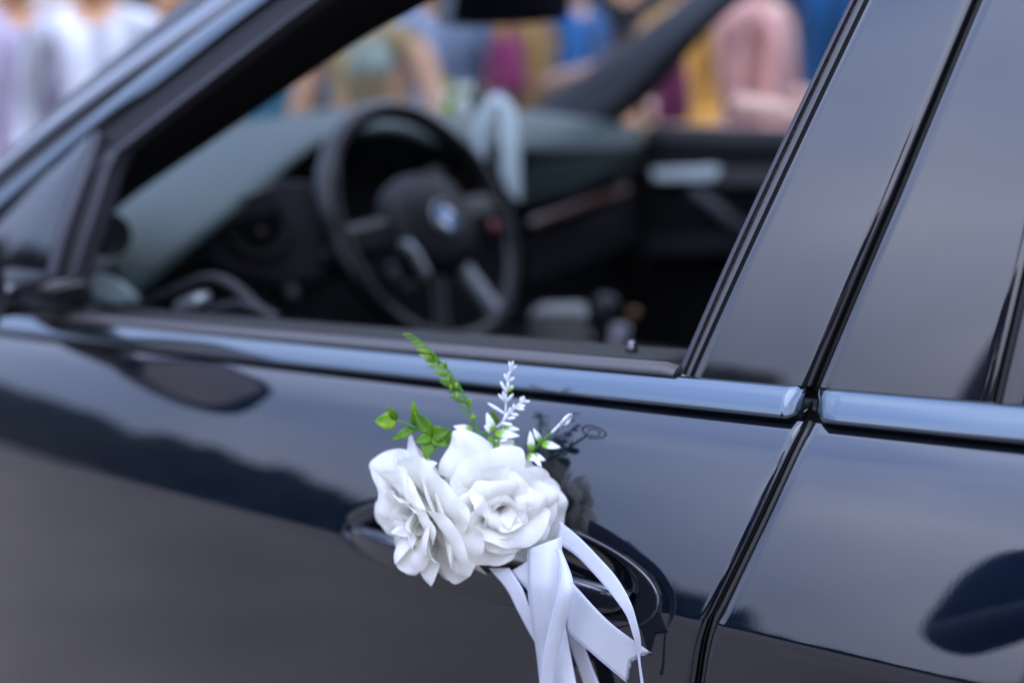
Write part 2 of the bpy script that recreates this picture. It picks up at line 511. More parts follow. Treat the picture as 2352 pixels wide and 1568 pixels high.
# ------------------------------------------------------------------ people
mat('skin_tan', (0.54, 0.28, 0.14), rough=0.55)
mat('skin_fair', (0.58, 0.36, 0.27), rough=0.55)
mat('hair_brown', (0.09, 0.04, 0.02), rough=0.6)
mat('hair_red', (0.22, 0.075, 0.03), rough=0.6)
mat('hair_dark', (0.015, 0.012, 0.01), rough=0.6)
mat('shoe_dark', (0.02, 0.02, 0.022), rough=0.5)
def fabric(name, c):
    c = tuple(x * (.78 if max(c) < .8 else 1.0) for x in c)
    m = mat(name, c, rough=0.9, spec=0.2, sheen=0.3, noise=(10, tuple(x * 0.3 for x in c)), bump=(14, 0.5, 0.02))
    nt = m.node_tree
    mp_ = nt.nodes.new('ShaderNodeMapping'); mp_.inputs['Scale'].default_value = (1.6, 1.6, .22)   # hanging folds: their shade is painted as dark streaks in the colour
    for n in [n for n in nt.nodes if n.type == 'TEX_NOISE']: nt.links.new(mp_.outputs[0], n.inputs['Vector'])
    nt.links.new([n for n in nt.nodes if n.type == 'TEX_COORD'][0].outputs['Object'], mp_.inputs[0])
    return m
def person(label, loc, face, h=1.7, top='white', legs='navy', skin='skin_tan', hair='hair_brown', sleeve='short', arms=None, girth=1.0, skirt=None, long_hair=False, cap=None, group=None):
    """one continuous skinned body; arms = ((elbow, wrist) right, left) in body axes, y forward"""
    k = h / 1.70
    if arms is None: arms = (((.27, -.02, 1.12), (.28, .10, .90)), ((-.27, -.02, 1.12), (-.28, .10, .90)))
    J, E_, Rd, T = [], [], [], []
    def j(p, r_, par, tagname):
        J.append(Vector(p) * k); Rd.append((r_[0] * k, r_[1] * k) if hasattr(r_, '__len__') else (r_ * k, r_ * k))
        if par is not None: E_.append((par, len(J) - 1))
        T.append(tagname); return len(J) - 1
    gx = girth
    pel = j((0, 0, .95), (.155 * gx, .115 * gx), None, 'legs')
    wa = j((0, 0, 1.10), (.135 * gx, .10 * gx), pel, 'top')
    ch = j((0, .01, 1.28), (.155 * gx, .115 * gx), wa, 'top')
    up = j((0, 0, 1.41), (.12 * gx, .085), ch, 'top')
    nk = j((0, .01, 1.49), .052, up, 'skin')
    jaw = j((0, .035, 1.555), (.062, .07), nk, 'skin')
    hd = j((0, .02, 1.635), (.074, .09), jaw, 'skin')
    tp = j((0, .005, 1.70), (.05, .06), hd, 'skin')
    j((0, .13, 1.585), .011, jaw, 'skin')
    for s in (1, -1): j((s * .088, .0, 1.60), .013, hd, 'skin')
    for s, (el, wr) in zip((1, -1), arms):
        sh = j((s * .175 * gx, 0, 1.395), .062, up, 'top')
        e = j(el, .043, sh, 'top' if sleeve != 'none' else 'skin')
        m_ = j(tuple((Vector(el) * .5 + Vector(wr) * .5)), .039, e, 'top' if sleeve == 'long' else 'skin')
        w = j(wr, .026, m_, 'top' if sleeve == 'long' else 'skin')
        dv = (Vector(wr) - Vector(el)).normalized()
        sd_ = dv.cross(Vector((0, 0, 1)));  sd_ = sd_.normalized() if sd_.length > .1 else Vector((0, 1, 0))
        pm = j(Vector(wr) + dv * .075, (.030, .018), w, 'skin')
        for q, ln in ((-.027, .06), (-.009, .075), (.009, .072), (.027, .058)):
            b = Vector(wr) + dv * .10 + sd_ * q
            f1 = j(b, .0095, pm, 'skin')
            f2 = j(b + dv * ln * .5 - Vector((0, 0, .006)), .009, f1, 'skin')
            j(b + dv * ln - Vector((0, 0, .02)), .0075, f2, 'skin')
        th = j(Vector(wr) + dv * .045 + sd_ * .035, .011, w, 'skin')
        j(Vector(wr) + dv * .085 + sd_ * .055, .009, th, 'skin')
    for s in (1, -1):
        hp = j((s * .09, 0, .86), .088 * gx, pel, 'legs')
        kn = j((s * .10, .02, .49), .06, hp, 'legs')
        an = j((s * .105, -.01, .10), .042, kn, 'legs' if skirt is None else 'skin')
        hl = j((s * .105, -.03, .045), .042, an, 'shoe')
        j((s * .12, .15, .035), .034, an, 'shoe')
    me = bpy.data.meshes.new('tmp')
    me.from_pydata([tuple(v) for v in J], E_, [])
    ob = bpy.data.objects.new('tmp', me); col.objects.link(ob)
    sk = ob.modifiers.new('skin', 'SKIN'); sk.use_smooth_shade = True
    ss = ob.modifiers.new('sub', 'SUBSURF'); ss.levels = 2; ss.render_levels = 2
    sv = me.skin_vertices[0].data
    for i, r_ in enumerate(Rd): sv[i].radius = r_; sv[i].use_root = (i == 0)
    dg = bpy.context.evaluated_depsgraph_get(); dg.update()
    body = bpy.data.meshes.new_from_object(ob.evaluated_get(dg))
    bpy.data.objects.remove(ob); bpy.data.meshes.remove(me)
    body.materials.clear()
    tags = {'top': top, 'legs': legs, 'skin': skin, 'shoe': 'shoe_dark'}
    keys = list(tags)
    for q in keys: body.materials.append(MATS[tags[q]])
    A = np.array([J[a] for a, b in E_]); B = np.array([J[b] for a, b in E_])
    bt = [T[b] if T[b] != 'skin' or T[a] == 'skin' else T[a] for a, b in E_]
    for i, (a, b) in enumerate(E_):
        if T[a] == 'top' and T[b] == 'skin' and a != up: bt[i] = 'top' if sleeve == 'long' else 'skin'
        if T[b] == 'legs' and T[a] == 'legs': bt[i] = 'legs'
        if b == wa: bt[i] = 'top'
        if a == up and b == nk: bt[i] = 'skin'
    for p in body.polygons:
        c = np.array(p.center)
        t_ = np.clip(((c - A) * (B - A)).sum(1) / ((B - A) ** 2).sum(1), 0, 1)
        d = np.linalg.norm(c - (A + (B - A) * t_[:, None]), axis=1)
        p.material_index = keys.index(bt[int(d.argmin())])
        p.use_smooth = True
    body.name = 'person'
    o = bpy.data.objects.new('person', body); col.objects.link(o)
    o.location = loc; o.rotation_euler = (0, 0, face)
    tag(o, label, 'person', group)
    # hair or cap: a shell round the skull
    V, F = [], []
    for a in range(9):
        th = math.pi * (0.60 if not long_hair else .66) * a / 8
        for b in range(16):
            ph = 2 * math.pi * b / 16
            back = max(0, -math.sin(ph))
            tt = th * (1 + .30 * back - .42 * max(0, math.sin(ph)))
            V.append(Vector((.092 * math.sin(tt) * math.cos(ph), .004 + .112 * math.sin(tt) * math.sin(ph), 1.635 + .10 * math.cos(tt))) * k)
    if long_hair:
        for b in range(16):
            ph = 2 * math.pi * b / 16
            y = .004 + .105 * math.sin(ph) if math.sin(ph) < .3 else .03
            V.append(Vector((.10 * math.cos(ph), y, 1.635 - (.26 if math.sin(ph) < .3 else .06))) * k)
    n = len(V) // 16
    for a in range(n - 1):
        for b in range(16): F.append((a * 16 + b, a * 16 + (b + 1) % 16, (a + 1) * 16 + (b + 1) % 16, (a + 1) * 16 + b))
    hm = mk('hair' if cap is None else 'cap', V, F, hair if cap is None else cap, solid=.008)
    hm.parent = o
    if cap is not None:
        bill = [[Vector((x, .09 + (.09 * (1 - (x / .085) ** 2)) * v, 1.655 - .02 * v)) * k for x in np.linspace(-.08, .08, 9)] for v in (0, .5, 1)]
        bo = grid('cap_brim', bill, cap, solid=.006); bo.parent = o
    if skirt is not None:
        rows = []
        for z, rx, ry in ((1.08, .14, .11), (.95, .175, .14), (.75, .20, .17), (.5, .235, .20)):
            rows.append([Vector(((rx + .012 * math.sin(7 * a)) * gx * math.cos(a), (ry + .012 * math.sin(7 * a)) * gx * math.sin(a), z)) * k for a in np.linspace(0, 2 * math.pi, 29)])
        so = grid('skirt', rows, skirt, solid=.006); so.parent = o
    return o
fabric('cloth_lavender', (0.66, 0.58, 0.74)); fabric('cloth_white', (0.82, 0.82, 0.86)); fabric('cloth_paleblue', (0.38, 0.48, 0.70))
fabric('cloth_teal', (0.004, 0.24, 0.40)); fabric('cloth_khaki', (0.46, 0.30, 0.09)); fabric('cloth_ochre', (0.55, 0.31, 0.07))
fabric('cloth_blue', (0.04, 0.26, 0.72)); fabric('cloth_orange', (0.80, 0.40, 0.07)); fabric('cloth_pink', (0.78, 0.38, 0.31))
fabric('cloth_deepblue', (0.005, 0.09, 0.24)); fabric('cloth_navy', (0.012, 0.022, 0.06)); fabric('cloth_grey', (0.12, 0.13, 0.13))
fabric('cloth_magenta', (0.50, 0.06, 0.22)); fabric('cloth_maroon', (0.22, 0.02, 0.09)); fabric('cloth_sage', (0.38, 0.47, 0.38)); fabric('cloth_black', (0.012, 0.012, 0.014))
def stand(px, py, depth, turn=0.0):
    p = pd(px, py, depth)
    dx, dy = -0.6 - p[0], 0.2 - p[1]
    return (p[0], p[1], 0.0), math.atan2(-dx, dy) + R(turn)
GUESTS = 'guests standing beyond the car'
def guest(label, px, depth, turn=0, **k):
    l, f = stand(px, 120, depth, turn)
    return person(label, l, f, group=GUESTS, **k)
guest('person in a lavender shirt standing ahead of the car', 50, 3.7, 10, h=1.80, top='cloth_lavender', legs='cloth_grey', sleeve='long', girth=1.15)
guest('person in a bright white shirt next to the lavender shirt', 235, 3.5, -10, h=1.78, top='cloth_white', legs='cloth_grey', sleeve='long', girth=1.05)
guest('person in a white shirt with bare tan arm behind the white shirt guest', 395, 4.6, 25, h=1.76, top='cloth_white', legs='cloth_navy', sleeve='short', hair='hair_dark')
guest('person in a teal blue dress seen above the dashboard edge', 590, 4.1, 20, h=1.66, top='cloth_teal', legs='cloth_teal', skirt='cloth_teal', sleeve='short', arms=(((.30, .10, 1.14), (.24, .34, 1.12)), ((-.30, .08, 1.12), (-.36, .30, 1.08))))
guest('person in a khaki dress with bare arms folded', 845, 3.6, -25, h=1.66, top='cloth_khaki', legs='cloth_khaki', skirt='cloth_khaki', sleeve='none', girth=1.1, arms=(((.30, .06, 1.12), (.06, .22, 1.16)), ((-.31, .06, 1.10), (-.10, .24, 1.10))))
guest('person in a pale blue shirt behind the khaki dress', 1000, 4.4, 30, h=1.74, top='cloth_paleblue', legs='cloth_paleblue', sleeve='long')
guest('person in an ochre dress below the rear view mirror', 1210, 4.0, 60, h=1.68, top='cloth_ochre', legs='cloth_ochre', skirt='cloth_ochre', sleeve='long', girth=.9)
guest('person in a teal jacket and grey trousers behind the ochre dress', 1095, 4.9, 0, h=1.76, top='cloth_teal', legs='cloth_grey', sleeve='long')
guest('person in bright blue clothes with bare forearms', 1310, 4.2, 50, h=1.72, top='cloth_blue', legs='cloth_blue', skin='skin_fair', sleeve='short', girth=.95, arms=(((.28, .05, 1.15), (.22, .32, 1.22)), ((-.27, -.02, 1.12), (-.26, .2, 1.05))))
guest('person in an orange dress with a maroon bag', 1590, 3.9, 30, h=1.68, top='cloth_orange', legs='cloth_orange', skirt='cloth_orange', sleeve='none')
guest('person in a pink blouse with long red hair', 1735, 3.4, 70, h=1.66, top='cloth_pink', legs='cloth_pink', skirt='cloth_pink', skin='skin_fair', hair='hair_red', long_hair=True, sleeve='short', girth=1.05, arms=(((.25, .04, 1.14), (.20, .28, 1.10)), ((-.25, .02, 1.14), (-.2, .26, 1.08))))
guest('person in a deep blue shirt and grey trousers beside the pink blouse', 1920, 3.9, 0, h=1.78, top='cloth_deepblue', legs='cloth_grey', sleeve='long', girth=1.05)
guest('added person in a dark green jacket filling a dark gap behind the khaki dress', 735, 4.7, -20, h=1.74, top=fabric('cloth_forest', (0.03, 0.07, 0.04)).name, legs='cloth_black', sleeve='long', hair='hair_dark')  # this and the following guests are invented, to darken gaps in the crowd
guest('added person in a black suit filling a dark gap behind the bright blue clothes', 1440, 4.9, 10, h=1.80, top='cloth_black', legs='cloth_black', sleeve='long', hair='hair_dark')
guest('added person in a brown shirt filling a dark gap between the orange dress and pink blouse', 1655, 4.6, -15, h=1.74, top=fabric('cloth_brown', (0.12, 0.06, 0.03)).name, legs='cloth_grey', sleeve='short')
guest('added person in a dark grey coat filling a dark gap behind the deep blue shirt', 1835, 4.9, 15, h=1.80, top='cloth_grey', legs='cloth_black', sleeve='long', hair='hair_dark')
def handbag(label, px, py, depth, w, h, m):
    c = pd(px, py, depth)
    rows = []
    for z, s in ((-.5, .9), (-.42, 1.0), (-.1, .96), (.3, .8), (.48, .7), (.5, .62)):
        rows.append([c + np.array([w / 2 * s * math.copysign(abs(math.cos(a)) ** .5, math.cos(a)), .05 * s * math.sin(a), z * h]) for a in np.linspace(0, 2 * math.pi, 25)])
    t = empty('handbag', tuple(c))
    grid('bag_body', rows, m, t)
    tube('strap', catmull([c + np.array([-w * .3, 0, h * .45]), c + np.array([-w * .22, 0, h * 1.0]), c + np.array([w * .22, 0, h * 1.0]), c + np.array([w * .3, 0, h * .45])], 14), .008, m, t)
    tag(t, label, 'handbag')
handbag('magenta handbag held in front of the ochre dress', 1160, 150, 3.6, .17, .19, 'cloth_magenta')
handbag('maroon handbag hanging beside the orange dress', 1545, 205, 3.4, .12, .22, 'cloth_maroon')
handbag('pale sage green clutch bag held by the khaki dress guest', 850, 135, 3.2, .17, .09, 'cloth_sage')

# hedge and house behind the guests
def hedge(x0, x1, y0, y1, z1, label):
    rnd = random.Random(3)
    V, F = [], []
    for i in range(5200):
        c = Vector((rnd.uniform(x0, x1), rnd.choice([y0, y0, y1]) + rnd.gauss(0, .12), rnd.uniform(0, z1)))
        if rnd.random() < .25: c = Vector((c.x, rnd.uniform(y0, y1), z1 + rnd.gauss(0, .08)))
        a = Vector((rnd.gauss(0, 1), rnd.gauss(0, 1), rnd.gauss(0, 1))).normalized(); b = a.orthogonal().normalized(); e = a.cross(b)
        s = rnd.uniform(.06, .13); k = len(V)
        V += [c + b * s, c + e * s * .6, c - b * s, c - e * s * .6]; F.append((k, k + 1, k + 2, k + 3))
    t = empty('hedge', ((x0 + x1) / 2, (y0 + y1) / 2, 0))
    mk('foliage', V, F, 'foliage', t, smooth=False)
    box('hedge_core', ((x0 + x1) / 2, (y0 + y1) / 2, z1 / 2 - .05), (x1 - x0 - .2, (y1 - y0) * .8, z1 - .1), 'foliage', t)
    tag(t, label, 'hedge')
hedge(-11, 7, 6.6, 7.6, 2.1, 'clipped dark green hedge on the paving behind the guests')
mat('render_beige', (0.62, 0.55, 0.46), rough=0.9, noise=(2, (0.56, 0.5, 0.43)))
mat('roof_tile', (0.22, 0.09, 0.06), rough=0.8)
mat('window_dark', (0.02, 0.025, 0.03), rough=0.05)
mat('white_frame', (0.75, 0.75, 0.73), rough=0.5)
hs = empty('house', (-17, 10, 0))
box('wall', (-17, 12, 2.0), (10, 6, 4.0), 'render_beige', hs, bevel=.02)
rf = mk('roof', [(-22.4, 8.6, 3.95), (-11.6, 8.6, 3.95), (-11.6, 15.4, 3.95), (-22.4, 15.4, 3.95), (-22.4, 12, 6.2), (-11.6, 12, 6.2)], [(0, 1, 5, 4), (2, 3, 4, 5), (1, 2, 5), (3, 0, 4), (0, 3, 2, 1)], 'roof_tile', hs, smooth=False)
for x in (-20, -17, -14):
    w_ = box('window', (x, 8.96, 2.0), (1.3, .12, 1.4), 'white_frame', hs, bevel=.01)
    for dx in (-.3, .3): box('pane', (x + dx, 8.89, 2.0), (.5, .02, 1.2), 'window_dark', w_, bevel=0)
tag(hs, 'beige house with red tiled roof behind the guests', 'house')

# the photographer beside the rear door, mirrored in its paint
ph = person('person in navy clothes and cap holding a camera, mirrored in the rear door', (0.0, -1.16, 0), R(2), h=1.80, top='cloth_navy', legs='cloth_black', hair='hair_dark', sleeve='long', girth=1.1, cap='cloth_navy',
            arms=(((.25, .10, 1.10), (.09, .36, 1.17)), ((-.24, .10, 1.10), (-.09, .36, 1.17))))
pc = empty('photo_camera', (0.06, -0.63, 1.30))
_q = cam.matrix_world.to_3x3()
def camloc(v): return np.array(CAM_C) + np.array(_q @ Vector(v))
box('camera_body', camloc((0, -.005, .075)), (.125, .09, .05), 'dark_trim', pc, bevel=.008, rot=_q)
lathe('camera_lens', [(.0, 0), (.030, 0), (.034, .005), (.034, .028), (.036, .03)], 'dark_trim', pc, at=camloc((0, 0, .05)), axis=tuple(-cF))
tag(pc, 'black photo camera in the hands of the navy clothed person', 'camera')

# ------------------------------------------------------------------ the car
car = empty('car', (0, 0.97, 0))
tag(car, 'black car with its driver window down, white flowers on its door handle', 'car')
fd = empty('front_door', (-.6, 0, .9), car)
rd = empty('rear_door', (.3, 0, .9), car)

def lin(pts):                        # x as a function of zr through measured points (straight on beyond them)
    z = np.array([p[1] for p in pts]); x = np.array([p[0] for p in pts]); o = np.argsort(z); z, x = z[o], x[o]
    def f(zr):
        if zr < z[0]: return x[0] + (zr - z[0]) * (x[1] - x[0]) / (z[1] - z[0])
        if zr > z[-1]: return x[-1] + (zr - z[-1]) * (x[-1] - x[-2]) / (z[-1] - z[-2])
        return float(np.interp(zr, z, x))
    return f
def pxz(*pp):
    r_ = []
    for p in pp:
        q = bs(*p); r_.append((q[0], q[2] - zbelt(q[0])))
    return r_
_gl = pxz((1852, 980), (1752, 1190), (1650, 1400), (1630, 1440), (1605, 1560))
_gl = catmull([np.array(p) for p in _gl] + [np.array([_gl[-1][0] - .012, -.30]), np.array([_gl[-1][0] - .012, -.60]), np.array([_gl[-1][0] + .03, -.85])], 60)
gap_low = lin([tuple(p) for p in _gl])
gap_up = lin(pxz((1868, 893), (2056, 450), (2243, 0)))
seal_r = lin(pxz((1582, 868), (1715, 574), (1986, 0)))
rear_r = lin(pxz((2287, 917), (2352, 640)))

HC = (-.378, -.127, .132, .036)      # door handle bowl: centre x, zr and half axes
def bowl(x, zr):
    q = math.hypot((x - HC[0]) / HC[2], (zr - HC[1]) / (HC[3] if zr > HC[1] else .024))
    if q >= 1.08: return 0.0
    s = min(1.0, max(0.0, (1.08 - q) / .85))
    return .024 * (s * s * (3 - 2 * s))
def panel(name, xl, xr, zs, nx, m, parent, flange=.018, hook=None, top_flange=False, eps=.0012):
    rows = []
    for zr in zs:
        a, b = xl(zr), xr(zr)
        us = np.linspace(0, 1, nx)
        xs = [a, a, a + .0006, a + .0022] + list(a + .006 + (b - a - .012) * us) + [b - .0022, b - .0006, b, b]
        dy = [flange, .004, .0014, .0003] + [0] * nx + [.0003, .0014, .004, flange]
        r_ = []
        for x, d in zip(xs, dy):
            y = ysec(x, zr) + d + (hook(x, zr) if hook else 0)
            r_.append((x, y, zbelt(x) + zr))
        rows.append(r_)
    return grid(name, rows, m, parent)
def zlist(a, b, base, extra=()):
    z = list(np.linspace(a, b, base)) + list(extra)
    return sorted(set(round(float(v), 5) for v in z if min(a, b) <= v <= max(a, b)), reverse=True)
fine = list(np.arange(-.019, -.06, -.0013)) + list(np.arange(-.06, -.19, -.0022)) + list(np.arange(-.127, -.150, -.0008))
zs_body = zlist(-.019, -.86, 26, fine)
X_FEND = -1.36
panel('door_skin', lambda z: X_FEND + .0035 + .03 * z, lambda z: gap_low(z) - .0022, zs_body, 320, 'paint', fd, hook=bowl)
panel('door_skin', lambda z: gap_low(z) + .0022, lambda z: .80 + .25 * max(0, -z - .35), zs_body, 150, 'paint', rd)
# front wing and rear quarter with wheel arches cut as steps in the section height
def arch_panel(name, x0, x1, cx, parent):
    rows = []
    for x in np.linspace(x0, x1, 90):
        d = abs(x - cx)
        zlow = .30 if d > .42 else .36 + math.sqrt(max(0, .42 ** 2 - d * d)) * 1.0
        zt = zbelt(x) - .019
        if x < -1.36: zt = zbelt(-1.36) - .019 - .10 * ((-1.36 - x) / 1.3) ** 1.3
        r_ = []
        for k in range(40):
            z = zt + (zlow - zt) * (k / 39)
            zr = -.019 + (z - zt)
            yy = ysec(max(min(x, .9), -1.4), zr) + (.10 * max(0, (-x - 2.1) / .5) ** 2 if x < -2.1 else 0) + (.1 * max(0, (x - 1.3) / .6) ** 2 if x > 1.3 else 0)
            r_.append((x, yy, z))
        rows.append(r_)
    o = grid(name, rows, 'paint', parent, solid=.004)
    return o
arch_panel('front_wing', X_FEND - .0035, -2.62, -1.95, car)
arch_panel('rear_quarter', .8135, 1.85, 1.02, car)
def sub_z(o): return o
# weather strip that shows in the shut line
def follow(f, zs, off, dx=0): return [np.array([f(z) + dx, ysec(f(z), z) + off, zbelt(f(z)) + z]) for z in zs]
tube('shut_line_seal', follow(gap_low, np.linspace(-.021, -.6, 70),   .0095), .0018, 'rubber_grey', rd, seg=10)
slab('shut_line_backing', follow(gap_low, np.linspace(-.02, -.8, 40), .021, -.03), follow(gap_low, np.linspace(-.02, -.8, 40), .021, .03), 'rubber', car, depth=(0, .01, 0))

# black gloss pillar covers
zs_up = [round(v, 4) for v in list(np.linspace(.0008, .012, 8)) + list(np.linspace(.015, .43, 60))]
panel('pillar_cover', lambda z: seal_r(z) + .0012, lambda z: gap_up(z) - .0018, zs_up, 40, 'gloss_black', fd, flange=.014)
panel('pillar_cover', lambda z: gap_up(z) + .0018, lambda z: rear_r(z), zs_up, 40, 'gloss_black', rd, flange=.014)
tube('pillar_seal', follow(gap_up, np.linspace(-.004, .43, 60), .0085, .0006), .0024, 'rubber', rd, seg=10)
slab('pillar_backing', follow(gap_up, np.linspace(-.01, .43, 40), .016, -.03), follow(gap_up, np.linspace(-.01, .43, 40), .016, .03), 'rubber', car, depth=(0, .01, 0))
# rear window: seal, then tinted pane
zs_r = np.linspace(.0005, .43, 50)
def xoff(f, d): return lambda z: f(z) + d
def fstrip(name, f0, f1, zs, off0, off1, m, parent, depth=.006, n=4, bulge=.0):
    a = follow(f0, zs, off0); b = follow(f1, zs, off1)
    return autosmooth(fixn(slab(name, a, b, m, parent, depth=(0, depth, 0), n=n, bulge=bulge)), 50)
fstrip('window_seal', xoff(rear_r, .0004), xoff(rear_r, .0035), zs_r, -.001, .001, 'rubber', rd)
fstrip('window_channel', xoff(rear_r, .0035), xoff(rear_r, .0125), zs_r, -.0005, .003, 'rubber_grey', rd, bulge=.001)
fstrip('window_pane', xoff(rear_r, .0125), lambda z: .74 - .25 * z, zs_r, .004, .004, 'tinted_glass', rd, n=14)
# window channel along the front door's pillar cover, three bands
zs_s = np.linspace(-.001, .43, 60)
seal_l = lin(pxz((1547, 852), (1669, 574), (1940, 0)))
f_l = lin(pxz((1560, 855), (1681, 574), (1952, 0)))
f_r = lin(pxz((1570, 862), (1697, 574), (1966, 0)))
fstrip('channel_lip', seal_l, f_l, zs_s, .010, .008, 'seal_lilac', fd, bulge=.0005)
fstrip('channel_felt', f_l, f_r, zs_s, .010, .010, 'felt', fd)
fstrip('channel_seal', f_r, xoff(seal_r, -.0006), zs_s, .004, .001, 'rubber_grey', fd, bulge=.0008)
fstrip('channel_groove', xoff(seal_r, -.0006), xoff(seal_r, .0012), zs_s, .004, .004, 'rubber', fd)
# belt mouldings: convex bright strips
BM = [(.0008, .0030), (.0006, -.0010), (-.0004, -.0030), (-.0022, -.0052), (-.0055, -.0083), (-.0095, -.0112), (-.0128, -.0131), (-.0146, -.0137), (-.0156, -.0130), (-.0158, -.0060), (-.0158, .0040)]
def belt_strip(name, x0, x1, parent, n=120):
    rows = []
    L_ = x1 - x0
    for i in range(n):
        u = i / (n - 1); x = x0 + L_ * u
        e = min(1.0, min(x - x0, x1 - x) / .0016)
        rows.append([np.array([x, plan(x) + dy * (.5 + .5 * e) + (.006 if e < .02 else 0), zbelt(x) + zr]) for zr, dy in BM])
    return grid(name, rows, 'trim_strip', parent)
xg0 = gap_up(-.003)
belt_strip('belt_moulding', X_FEND + .004, xg0 - .0045, fd, 220)
belt_strip('belt_moulding', xg0 + .0030, .80, rd)
# ledge below the moulding that reads as a dark line
for nm, a, b, par in (('moulding_gap', X_FEND + .004, xg0 - .006, fd), ('moulding_gap', xg0 + .006, .80, rd)):
    pa = [np.array([x, plan(x) + .001, zbelt(x) - .0150]) for x in np.linspace(a, b, 40)]
    pb = [np.array([x, plan(x) + .001, zbelt(x) - .0230]) for x in np.linspace(a, b, 40)]
    slab(nm, pa, pb, 'rubber', par, depth=(0, .02, 0))
# window scraper: soft rubber roll on the front door's sill
x_sc1 = seal_l(.003) + .002
rows = []
for i in range(90):
    x = -1.05 + (x_sc1 + 1.05) * i / 89
    t_ = min(1, (x_sc1 - x) / .004)
    rows.append([np.array([x, plan(x) + .001 + dy * .9, zbelt(x) + zr * (.7 + .3 * t_)]) for zr, dy in ((.0004, .004), (.0004, -.0035), (.0018, -.0048), (.0040, -.0044), (.0062, -.0022), (.0074, .0012), (.0070, .0060), (.004, .009))])
grid('window_scraper', rows, 'rubber_grey', fd)
# inner sill and inner door card
slab('door_card', [np.array([x, .012 + plan(x), zbelt(x) + .004]) for x in np.linspace(-1.05, -.25, 20)], [np.array([x, .085 + plan(x), zbelt(x) - .008]) for x in np.linspace(-1.05, -.25, 20)], 'dark_trim', fd, depth=(0, 0, -.45), n=4, bulge=-.0)
q = bs(1452, 830)
lp = bp(1452, 838, .055)
tube('lock_pin', [lp + np.array([0, 0, z]) for z in (-.02, .0, .012, .0155, .0165)], [.0042, .0042, .0042, .0034, .001], 'gloss_black', fd, seg=16)
tube('lock_pin_tip', [lp + np.array([0, 0, z]) for z in (.0150, .0175)], [.0026, .0022], 'silver', fd, seg=12)

# door handle: bowed bar over the bowl
hd_ = empty('door_handle', tuple(flank(HC[0], HC[1])), fd)
rows = []
for i in range(60):
    u = i / 59
    x = -.503 + .238 * u
    s = math.sin(math.pi * min(max(u, 0), 1)) ** .45
    off = -.004 + .024 * math.sin(math.pi * u) ** .6
    hh = .0035 + .0125 * s * (0.85 + .25 * u)
    dd = .003 + .0065 * s
    zc = -.1265 + .004 * math.sin(math.pi * u) - .002 * u
    r_ = []
    for k in range(25):
        a = 2 * math.pi * k / 24
        ca, sa = math.cos(a), math.sin(a)
        r_.append(np.array([x, ysec(x, zc) * 1.0 - off - dd * math.copysign(abs(ca) ** .75, ca), zbelt(x) + zc + hh * math.copysign(abs(sa) ** .8, sa)]))
    rows.append(r_)
grid('handle_bar', rows, 'paint', hd_)
# rubber gasket round the bowl
pts = []
for k in range(61):
    a = R(-50 + 235 * k / 60)
    x = HC[0] + HC[2] * 1.0 * math.cos(a); z = HC[1] + HC[3] * 1.0 * math.sin(a)
    pts.append(np.array([x, ysec(x, z) + bowl(x, z) + .0008, zbelt(x) + z]))
tube('handle_gasket', pts, .0016, 'gloss_black', hd_, seg=8)

# A pillar and window frame, laid on the flank from their outlines
def sidestrip(name, A, B, m, parent, offA=0.0, offB=0.0, n=40, depth=.02, bulge=.0, cols=6):
    a = [bs(p[0], p[1], offA) for p in catmull(A, n)]
    b = [bs(p[0], p[1], offB) for p in catmull(B, n)]
    return autosmooth(fixn(slab(name, a, b, m, parent, depth=(0, depth, 0), n=cols, bulge=bulge)), 50)
E0 = [(-260, 580), (-80, 432), (73, 297), (205, 179), (428, 0), (700, -205), (1000, -420)]
E1 = [(-260, 615), (-80, 462), (73, 335), (227, 220), (549, 0), (820, -180), (1120, -385)]
E2 = [(-260, 640), (-80, 507), (60, 392), (172, 300), (366, 141), (557, 0), (840, -185), (1140, -390)]
E3 = [(-260, 690), (-80, 560), (40, 452), (216, 297), (366, 187), (611, 0), (900, -195), (1200, -405)]
E4 = [(30, 560), (150, 445), (215, 380), (256, 348), (480, 176), (718, 0), (1010, -205), (1310, -415)]
E4b = [(42, 565), (160, 450), (222, 387), (264, 354), (487, 182), (728, 0), (1020, -200), (1320, -410)]
ap = empty('a_pillar', (-1, .05, 1.2), car)
EM = [(p[0] * .55 + q[0] * .45, p[1] * .55 + q[1] * .45) for p, q in zip(E0, E1)]
sidestrip('windscreen_seal', E0, EM, 'rubber', ap, -.030, -.008, bulge=.002, depth=.05)
sidestrip('pillar_panel', EM, E1, 'paint', ap, -.006, .002, bulge=.003, depth=.04)
sidestrip('pillar_groove', E1, E2, 'rubber', ap, -.002, -.002)
sidestrip('door_frame_trim', E2, E3, 'trim_strip', fd, .002, .001, bulge=.0015)
sidestrip('door_frame', E3, E4, 'dark_trim', fd, -.004, -.004)
sidestrip('frame_bead', E4, E4b, 'seal_lilac', fd, -.002, -.002, bulge=.001)
E5 = [(258, 350), (240, 385), (224, 440), (200, 512), (176, 585), (160, 650), (150, 735)]
E5b = [(270, 352), (250, 390), (233, 444), (210, 516), (186, 588), (169, 654), (160, 740)]
sidestrip('frame_bead', E5, E5b, 'seal_lilac', fd, -.002, -.002, bulge=.001)
S1 = [(222, 316), (212, 345), (196, 390), (170, 460), (140, 550), (118, 640), (105, 742)]
sidestrip('front_seal', S1, E5, 'rubber', fd, -.002, -.004, bulge=.001)
S1b = [(228, 312), (219, 345), (203, 391), (177, 462), (147, 551), (125, 641), (112, 742)]
sidestrip('mirror_seal', [(216, 300), (205, 340), (188, 385), (160, 455), (128, 545), (104, 640), (90, 740)], S1b, 'seal_lilac', fd, .001, .003, bulge=.001)
